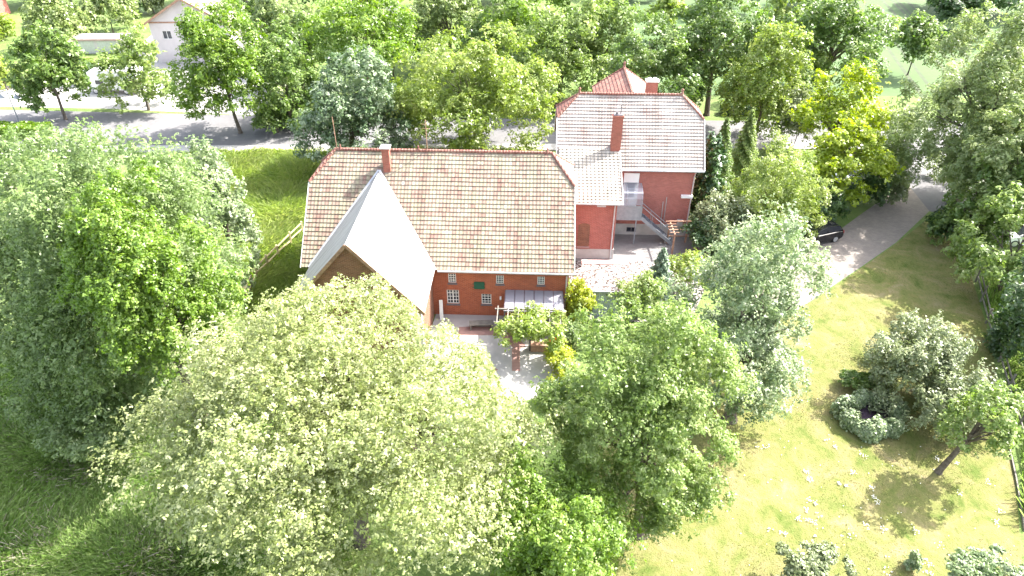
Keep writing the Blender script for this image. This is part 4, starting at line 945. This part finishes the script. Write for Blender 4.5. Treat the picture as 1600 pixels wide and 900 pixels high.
shrub('elder_shrub', 'pale flowering shrub at the right corner of the brick house', 'apple', (1078, 302, 1205, 392), zc=2.4, lobes=22, lr=.4, seed=21, px_leaf=3.8)
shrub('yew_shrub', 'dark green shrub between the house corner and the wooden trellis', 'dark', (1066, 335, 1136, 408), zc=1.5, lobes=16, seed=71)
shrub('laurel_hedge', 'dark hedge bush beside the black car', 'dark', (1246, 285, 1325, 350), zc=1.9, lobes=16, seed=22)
shrub('laurel_hedge', 'grey-green bush at the inner bend of the driveway', 'apple', (1378, 275, 1420, 318), zc=1.2, lobes=10, seed=23)
shrub('laurel_hedge', 'dark bush behind the driveway, left of the grey-green bush', 'dark', (1325, 262, 1392, 322), zc=1.6, lobes=12, seed=24)
tree('ivy_column', 'narrow dark ivy-covered tree against the right wall of the brick house', 'tree', 'ivy', (1078, 210, 1134, 345), zc=4.0, lobes=30, lr=.42, px_leaf=5, cover=6, seed=25, shape=.5, aspect=.7)
# --- by the barn
shrub('yellow_cypress', 'tall golden-yellow cypress at the right corner of the barn', 'gold', (884, 436, 930, 508), base=(905, 505), lobes=34, lr=.5, seed=26, cat='shrub', px_leaf=4, shape=.0, cover=10)
shrub('golden_hedge', 'low golden-yellow hedge along the patio below the cypress', 'gold', (852, 525, 900, 612), zc=.8, br=1.9, lobes=26, lr=.35, seed=27, cat='hedge', px_leaf=4)
shrub('box_ball', 'round dark green clipped bush at the end of the golden hedge', 'dark', (842, 592, 882, 640), zc=.6, lobes=12, seed=28, px_leaf=3.6)
shrub('juniper_shrub', 'blue-green juniper bush between cypress and golden hedge', 'blue', (870, 498, 925, 545), zc=.8, lobes=12, seed=29, px_leaf=3.6)
shrub('viburnum_shrub', 'rounded dark and cream bush at the front of the pebble-roofed shed', 'green', (952, 424, 1046, 502), zc=1.9, lobes=22, lr=.42, seed=30)
shrub('spirea_shrub', 'loose yellow-green shrub right of the small blue fir', 'yell', (1036, 392, 1112, 470), zc=1.3, lobes=18, lr=.4, seed=31, cover=4.5)
shrub('climber', 'bright leafy climbing plant spread over the pergola', 'yell', (774, 474, 884, 548), zc=2.35, br=.85, lobes=24, lr=.34, seed=32, cat='climber', px_leaf=5, flat=.5, cover=7, trunk=False)
# --- lawn shrubs
shrub('lawn_shrub', 'pale feathery shrub cut by the bottom edge, left of the small clipped shrub', 'apple', (1212, 848, 1335, 935), zc=1.4, lobes=18, lr=.38, seed=33)
shrub('lawn_shrub', 'pale silvery shrub in the bottom right corner', 'silver', (1482, 858, 1625, 950), zc=1.8, lobes=20, lr=.38, seed=34)
shrub('clipped_shrub', 'small clipped round shrub alone on the lawn near the bottom edge', 'silver', (1411, 860, 1441, 893), zc=.5, lobes=9, lr=.5, seed=35, px_leaf=3.4)
shrub('purple_bush', 'dark little bush on the lawn behind the ring-shaped hedge', 'mid', (1312, 580, 1380, 605), zc=.5, lobes=10, seed=36)
# --- street row and background
tree('street_tree', 'dark green street tree with slim trunk near the two-headed lamp', 'tree', 'mid', (12, 42, 138, 168), base=(103, 187), lobes=26, lr=.36, px_leaf=4.2, cover=6, seed=40, rt=.17, group='street trees')
tree('street_tree', 'thin light green street tree in front of the motorhome', 'tree', 'green', (150, 40, 268, 168), base=(233, 172), lobes=24, lr=.32, px_leaf=4.2, cover=3.6, seed=41, rt=.15, group='street trees')
tree('street_tree', 'tall bright green street tree standing in front of the white gable house', 'tree', 'bright', (268, 4, 422, 182), base=(376, 208), lobes=34, lr=.32, px_leaf=4.2, cover=5.5, seed=42, rt=.19, group='street trees')
tree('street_tree', 'dull mid-green street tree right of the tall bright one', 'tree', 'mid', (398, 55, 505, 200), base=(452, 200), lobes=28, lr=.32, px_leaf=4.2, cover=6, seed=43, group='street trees')
tree('norway_maple_tree', 'grey-green round tree with white flecks at the left end of the barn ridge', 'tree', 'fleck', (462, 80, 645, 258), base=(545, 262), lobes=50, lr=.28, px_leaf=4.2, cover=7, seed=44)
tree('walnut_tree', 'broad yellow-green tree above the middle of the barn ridge', 'tree', 'yell', (608, 45, 868, 240), base=(760, 243), br=.8, lobes=56, lr=.28, px_leaf=4.2, cover=6.5, seed=45)
bgt = [
 ('tree behind the round grey-green tree, fresh green', 'bright', (475, -15, 650, 110), 8.0),
 ('pale dull tree at the top behind the mid-green street tree', 'ash', (395, -25, 505, 75), 7.0),
 ('grey-green tree at the top edge above the broad yellow-green tree', 'ash', (635, -25, 765, 70), 7.5),
 ('deep green tree at the top edge right of the grey-green one', 'bright', (748, -30, 860, 85), 8.0),
 ('green tree directly above the left end of the house roof', 'green', (800, -5, 945, 150), 7.0),
 ('tall fresh green tree behind the red cross gable', 'green', (885, -20, 1000, 120), 7.5),
 ('bluish-green tree right of the red cross gable', 'mid', (945, 22, 1105, 172), 7.0),
]
for i, (lb_, sp, bb, z) in enumerate(bgt):
    tree('street_tree', lb_, 'tree', sp, bb, zc=z, lobes=32, lr=.32, px_leaf=4.0, cover=6, seed=50 + i, group='street trees')
tree('street_tree', 'dark tall tree with a black forked trunk behind the house chimney', 'tree', 'mid', (1062, -30, 1205, 125), base=(1104, 180), lobes=34, lr=.32, px_leaf=4.0, cover=6, seed=60, rt=.3, group='street trees')
tree('street_tree', 'light yellowish-green street tree right of the house roof', 'tree', 'yell', (1125, 38, 1268, 205), base=(1178, 222), lobes=30, lr=.34, px_leaf=4.0, cover=5.5, seed=61, rt=.18, group='street trees')
tree('street_tree', 'dark open-branched tree between two field corners at the top right', 'tree', 'mid', (1208, -25, 1400, 135), base=(1285, 150), lobes=40, lr=.28, px_leaf=4.0, cover=4.5, seed=62, rt=.3, nl=22, group='street trees')
far = [
 ('far_bush', 'large grey-green bush at the top left corner', 'ash', (35, -15, 150, 85), 3.5),
 ('far_bush', 'greyish bush left of the white gable house', 'ash', (120, -20, 215, 60), 3.2),
 ('far_bush', 'very dark bush beside the drive of the white gable house', 'dark', (180, -15, 222, 30), 2.2),
 ('far_bush', 'yellow-green bush at the left edge below the red roof', 'yell', (-30, 70, 30, 150), 2.5),
 ('far_bush', 'yellow flowering bush at the far left edge', 'yell', (-30, 15, 22, 70), 2.0),
 ('far_bush', 'dark round bush behind the motorhome', 'dark', (118, 92, 150, 130), 1.6),
 ('far_bush', 'pale straw-coloured bush in the top left behind the drive', 'apple', (215, -25, 255, 20), 2.5),
 ('far_tree', 'dark green tree at the top edge near the field corner', 'dark', (1442, -30, 1600, 38), 5),
 ('far_tree', 'pale tree at the top edge above the dark forked tree', 'yell', (1005, -20, 1070, 40), 5),
 ('far_tree', 'green tree behind the bluish and dark street trees', 'green', (1040, 30, 1125, 140), 5),
 ('far_tree', 'grey-green tree in front of the far white house', 'ash', (640, 5, 735, 75), 5),
 ('far_tree', 'low green tree under the far white house', 'mid', (560, 40, 660, 110), 4),
 ('far_tree', 'dense green tree behind the broad yellow-green tree', 'mid', (700, 20, 830, 110), 5),
 ('far_tree', 'dull green tree filling the gap above the mid-green street tree', 'mid', (425, 20, 520, 120), 5),
 ('far_tree', 'tall green tree at the top edge behind the tall bright street tree', 'mid', (330, -40, 430, 50), 6),
 ('far_tree', 'yellow-green tree at the top edge behind the deep green one', 'bright', (840, -45, 935, 40), 7),
 ('far_tree', 'green tree at the top edge above the far white house', 'green', (520, -45, 610, 30), 7),
 ('far_tree', 'hazy green tree by the field corner at the top', 'yell', (1180, -40, 1260, 60), 6),
 ('far_tree', 'green bushy tree between the field and the giant ash tree', 'mid', (1395, 20, 1480, 95), 5),
 ('far_bush', 'green bush at the edge of the field behind the open-branched tree', 'green', (1195, 60, 1300, 160), 3),
 ('far_bush', 'cream flowering bush at the left edge above the bluish tree', 'apple', (-25, 215, 40, 300), 2.5),
 ('far_bush', 'dark shrub under the street trees behind the barn ridge', 'mid', (395, 165, 465, 205), 1.6),
 ('far_bush', 'bluish shrub by the road under the giant ash tree', 'silver', (1385, 165, 1450, 225), 2.2),
]
for i, (nm, lb_, sp, bb, z) in enumerate(far):
    shrub(nm, lb_, sp, bb, zc=z, lobes=20, lr=.38, px_leaf=4.0, cover=6, seed=80 + i, cat='tree' if nm == 'far_tree' else 'bush', rt=.1)

src = bpy.data.objects['far_tree']; rr0 = random.Random(8); k0 = at(src.location.x, 0) if False else None
for i, (x, y, s_) in enumerate(((470, -38, 1.0), (700, -40, 1.1), (790, -48, .95), (960, -62, 1.0), (1010, -60, .8), (1120, -40, 1.0), (1290, -45, .9), (1500, -40, 1.2), (1570, -30, 1.1), (290, -45, .9), (75, -50, 1.0))):
    q = at(x, y + 55); c_ = clone(src, 'far_tree', 'round green tree in the far row along the top edge beyond the street', (q[0], q[1], 0), s_, rr0.uniform(0, 6)); c_['group'] = 'far row of trees along the top edge'

# clipped hedges as boxes of leaves
def hedge(name, label, sp, p, q, wdt, h, seed, px_leaf=4.0, cover=5):
    rng = np.random.default_rng(seed); p, q = np.array([*p[:2], 0.]), np.array([*q[:2], 0.]); Lh = np.linalg.norm(q - p); d = (q - p) / Lh; n_ = np.array([-d[1], d[0], 0])
    leaf = px_leaf / FPX * np.linalg.norm((p + q) / 2 - CAMP); n = int(cover * (Lh * wdt + 2 * Lh * h) / (leaf * leaf * .3))
    u, v, z = rng.uniform(0, Lh, n), rng.uniform(-1, 1, n), rng.uniform(0, 1, n) ** .6
    side = rng.random(n) < .5; v = np.where(side, np.sign(v) * rng.uniform(.75, 1.06, n), v); z = np.where(side, z, rng.uniform(.82, 1.06, n)); z *= 1 + .08 * np.sin(u * 2.3 + seed)
    P = d * u[:, None] + n_ * (v * wdt / 2)[:, None] + np.array([0, 0, 1]) * (z * h)[:, None]
    nr = n_ * np.where(side, v, 0)[:, None] + np.array([0, 0, .8]) + rng.normal(size=P.shape) * .5
    o = bpy.data.objects.new(name, leaf_mesh(name, P, nr, leaf, .6, .5 + rng.normal(size=n) * .2, LEAF[sp], rng)); C.objects.link(o); o.location = p
    return tag(o, label, 'hedge')
hedge('clipped_hedge', 'long clipped green hedge along the street at the left edge', 'bright', at(-40, 212), at(78, 213), 1.8, 1.2, 1)
hedge('clipped_hedge', 'dark roadside hedge on the far side of the street right of the house', 'dark', at(1125, 178), at(1215, 180), 1.2, .8, 2)
hedge('clipped_hedge', 'green hedge along the grass verge behind the motorhome', 'yell', at(118, 108), at(235, 112), 1.2, 1.2, 3)

# ring hedge with a soil bed inside
rng = np.random.default_rng(77); ringc = at(1360, 655); n = 20000
th = rng.uniform(0, 2 * math.pi, n); Rr, rr_ = 1.45, .56
bc = np.array([.1, .95, 1.75, 2.75, 3.45, 4.35, 5.15]); bh = np.array([.72, .9, .66, 1.12, .9, 1.2, .78]); bw = np.array([.42, .36, .4, .5, .34, .5, .38])
dth = np.abs((th[:, None] - bc + math.pi) % (2 * math.pi) - math.pi); wg = np.exp(-(dth / bw) ** 2); kb = (wg * bh).max(1) * .72 + .3
ph = rng.uniform(-.5, math.pi + .5, n); k = rng.uniform(.7, 1.06, n) * kb * (1 + .08 * np.sin(th * 9) + .08 * np.sin(th * 19 + ph * 4)) + rng.normal(size=n) * .09
rad = Rr * (1 + .12 * np.sin(th * 2 + .6) + .06 * np.sin(th * 5)) + rr_ * np.cos(ph) * k
P = np.stack([rad * np.cos(th), rad * np.sin(th) * .92, np.maximum(.05, .36 + rr_ * np.sin(ph) * k * 1.25)], 1)
nr = np.stack([np.cos(th) * np.cos(ph), np.sin(th) * np.cos(ph), np.sin(ph)], 1) + np.array([0, 0, .4]) + rng.normal(size=P.shape) * .45
o = bpy.data.objects.new('ring_hedge', leaf_mesh('ring_hedge', P, nr, .17, .6, .5 + rng.normal(size=n) * .2, LEAF['silver'], rng)); C.objects.link(o); o.location = (ringc[0], ringc[1], 0)
tag(o, 'ring-shaped clipped hedge enclosing a dark bed on the lawn', 'hedge')
b = MB(); b.face([(ringc[0] + 1.3 * math.cos(a * .2618), ringc[1] + 1.2 * math.sin(a * .2618), .012) for a in range(24)])
tag(b.build('flower_bed', M['soil']), 'dark purplish soil bed inside the ring-shaped hedge', 'bed', kind='structure')

# spruces: whorls of drooping branches carrying needle sprays
def spruce(name, label, base, h, r, sp, seed, needles=16000, leaf=.2):
    rng = np.random.default_rng(seed); z = rng.uniform(0, 1, needles) ** .8; nw = int(h / .3); th = rng.uniform(0, 2 * math.pi, needles)
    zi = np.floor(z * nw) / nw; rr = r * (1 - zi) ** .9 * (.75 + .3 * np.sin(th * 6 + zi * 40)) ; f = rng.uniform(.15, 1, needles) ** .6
    P = np.stack([np.cos(th) * rr * f, np.sin(th) * rr * f, (zi * .96 + .05) * h - rr * f * .28 + rng.normal(size=needles) * .05], 1); P[:, 2] = np.maximum(P[:, 2], .05)
    nr = np.stack([np.cos(th) * .4, np.sin(th) * .4, np.ones(needles)], 1) + rng.normal(size=P.shape) * .5
    o = empty(name, (base[0], base[1], 0)); tag(o, label, 'conifer')
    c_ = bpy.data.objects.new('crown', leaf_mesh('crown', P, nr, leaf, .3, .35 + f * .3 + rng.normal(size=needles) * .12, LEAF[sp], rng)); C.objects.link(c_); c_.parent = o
    b = MB(); b.tube([(0, 0, -.05), (0, 0, h * .5), (0, 0, h * .99)], [.12, .07, .02], 8); b.build('trunk', M['bark'], o)
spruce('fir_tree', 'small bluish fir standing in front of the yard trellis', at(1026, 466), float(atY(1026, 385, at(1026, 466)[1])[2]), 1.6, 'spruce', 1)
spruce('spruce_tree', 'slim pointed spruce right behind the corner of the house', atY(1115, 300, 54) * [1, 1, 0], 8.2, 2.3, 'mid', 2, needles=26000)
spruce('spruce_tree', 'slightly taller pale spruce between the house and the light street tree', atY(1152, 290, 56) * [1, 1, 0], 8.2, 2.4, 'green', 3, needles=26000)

# ------------------------------------------------------------------ grass, flowers
def blades(name, label, poly, n, h, wd, sp, seed, z0=.0, lean=.5, patch=0.0, cat='grass'):
    rng = np.random.default_rng(seed); poly = [np.array(p[:2], float) for p in poly]; lo, hi = np.min(poly, 0), np.max(poly, 0)
    P = rng.uniform(lo, hi, (n * 2, 2)); P = P[in_poly(P, poly)][:n]
    ph = rng.uniform(0, 6, 4)
    den = np.sin(P[:, 0] * 1.1 + ph[0]) + np.sin(P[:, 1] * 1.3 + ph[1]) + np.sin(P[:, 0] * .5 - P[:, 1] * .7 + ph[2])
    if patch: P = P[rng.random(len(P)) < 1 / (1 + np.exp(-(den * 1.5 - patch)))]; den = np.sin(P[:, 0] * 1.1 + ph[0]) + np.sin(P[:, 1] * 1.3 + ph[1])
    m = len(P); hh = h * rng.uniform(.5, 1.3, m) * (1 + .2 * den / 3 * (1 if len(den) == m else 0)); a = rng.uniform(0, 2 * math.pi, m)
    ld = (rng.normal(size=(m, 2)) * .6 + np.stack([np.sin(P[:, 0] * .8 + ph[3]), np.cos(P[:, 1] * .9)], 1) * .7) * (lean * hh)[:, None]
    s = np.stack([np.cos(a), np.sin(a)], 1) * wd / 2
    v = np.zeros((m, 4, 3)); v[:, 0, :2] = P - s; v[:, 1, :2] = P + s; v[:, 2, :2] = P + s * .4 + ld; v[:, 3, :2] = P - s * .4 + ld * .9
    v[:, 0, 2] = v[:, 1, 2] = z0; v[:, 2, 2] = z0 + hh; v[:, 3, 2] = z0 + hh * .98
    me = bpy.data.meshes.new(name); me.vertices.add(m * 4); me.vertices.foreach_set('co', v.reshape(-1).astype(np.float32)); me.loops.add(m * 4); me.loops.foreach_set('vertex_index', np.arange(m * 4, dtype=np.int32))
    me.polygons.add(m); me.polygons.foreach_set('loop_start', np.arange(0, m * 4, 4, dtype=np.int32)); me.update(calc_edges=True)
    at_ = me.attributes.new('tint', 'FLOAT', 'FACE'); at_.data.foreach_set('value', np.clip(.5 + .12 * den / 2 + rng.normal(size=m) * .16, 0, 1).astype(np.float32))
    me.materials.append(LEAF[sp]); o = bpy.data.objects.new(name, me); C.objects.link(o); return tag(o, label, cat, kind='stuff')
rough = [at(-60, 930), at(560, 930), at(480, 690), at(200, 600), at(-40, 560)]
blades('tall_grass', 'long unmown green grass in the lower left corner', rough, 90000, .42, .05, 'grass', 1, lean=1.1)
blades('dry_grass', 'dry pinkish seed heads patched through the long grass at lower left', rough, 15000, .4, .05, 'straw', 2, lean=1.1, patch=.4)
blades('meadow_grass', 'tall bright grass of the meadow left of the barn', [(-33, 66), (3, 66.5), (3, 51), (-13.6, 50), (-13.6, 38.5), (-20, 36.5), (-26, 41), (-33, 52)], 70000, .45, .08, 'meadow', 3, lean=1.3)
blades('lawn_grass', 'short mown grass blades over the lawn', [(6.5, 8), (27, 9), *px((1588, 790), (1576, 690), (1556, 600), (1542, 520), (1520, 455)), *px((1400, 392), (1300, 460)), (15.5, 38), (9.5, 33.5), (4, 29.5), (3.8, 24)], 50000, .04, .03, 'turf', 4, .004, 1.0, patch=1.0)
blades('fence_undergrowth', 'rough dark undergrowth behind the right-hand rail fence', [*px((1530, 440), (1566, 560), (1592, 670), (1604, 820)), (32, 14), (46, 26), (46, 42)], 40000, .7, .07, 'grass', 5)
# white flower patches on the lawn
rng = np.random.default_rng(9); P = []
spots = [(1264, 783), (1274, 788), (1259, 798), (1247, 812), (1263, 814), (1274, 817), (1278, 806), (1200, 828), (1222, 834), (1274, 840), (1330, 838), (1360, 762), (1371, 786), (1365, 778), (1310, 757), (1331, 739), (1321, 760), (1346, 712), (1290, 690), (1304, 698), (1545, 755), (1497, 772), (1555, 818), (1562, 798), (1450, 882), (1450, 895), (1380, 828), (1428, 828), (1470, 855), (1264, 750), (1258, 738), (1185, 698), (1196, 700), (1463, 718), (1495, 725), (1352, 822), (1385, 895)]
for s in spots:
    c0 = at(*s); k = rng.integers(8, 18); sp_ = rng.uniform(.05, .13); q = np.zeros((k, 3)); q[:, 0] = c0[0] + rng.normal(size=k) * sp_; q[:, 1] = c0[1] + rng.normal(size=k) * sp_ * 1.2; q[:, 2] = rng.uniform(.05, .1, k); P.append(q)
g = np.zeros((160, 3)); g[:, :2] = rng.uniform((6, 15), (24, 30), (160, 2)); g[:, 2] = .06; P.append(g)
P = np.concatenate(P); nr = np.array([0, 0, 1.]) + rng.normal(size=P.shape) * .2
LEAF['daisy'] = leafmat('petal_white', (.5, .5, .46), (.6, .6, .57), (.7, .7, .68), .2)
o = bpy.data.objects.new('daisies', leaf_mesh('daisies', P, nr, .06, .9, .5 + rng.normal(size=len(P)) * .2, LEAF['daisy'], rng)); C.objects.link(o)
tag(o, 'white daisies scattered in small patches over the lawn', 'flowers', kind='stuff')
for t in TREES: print(t)
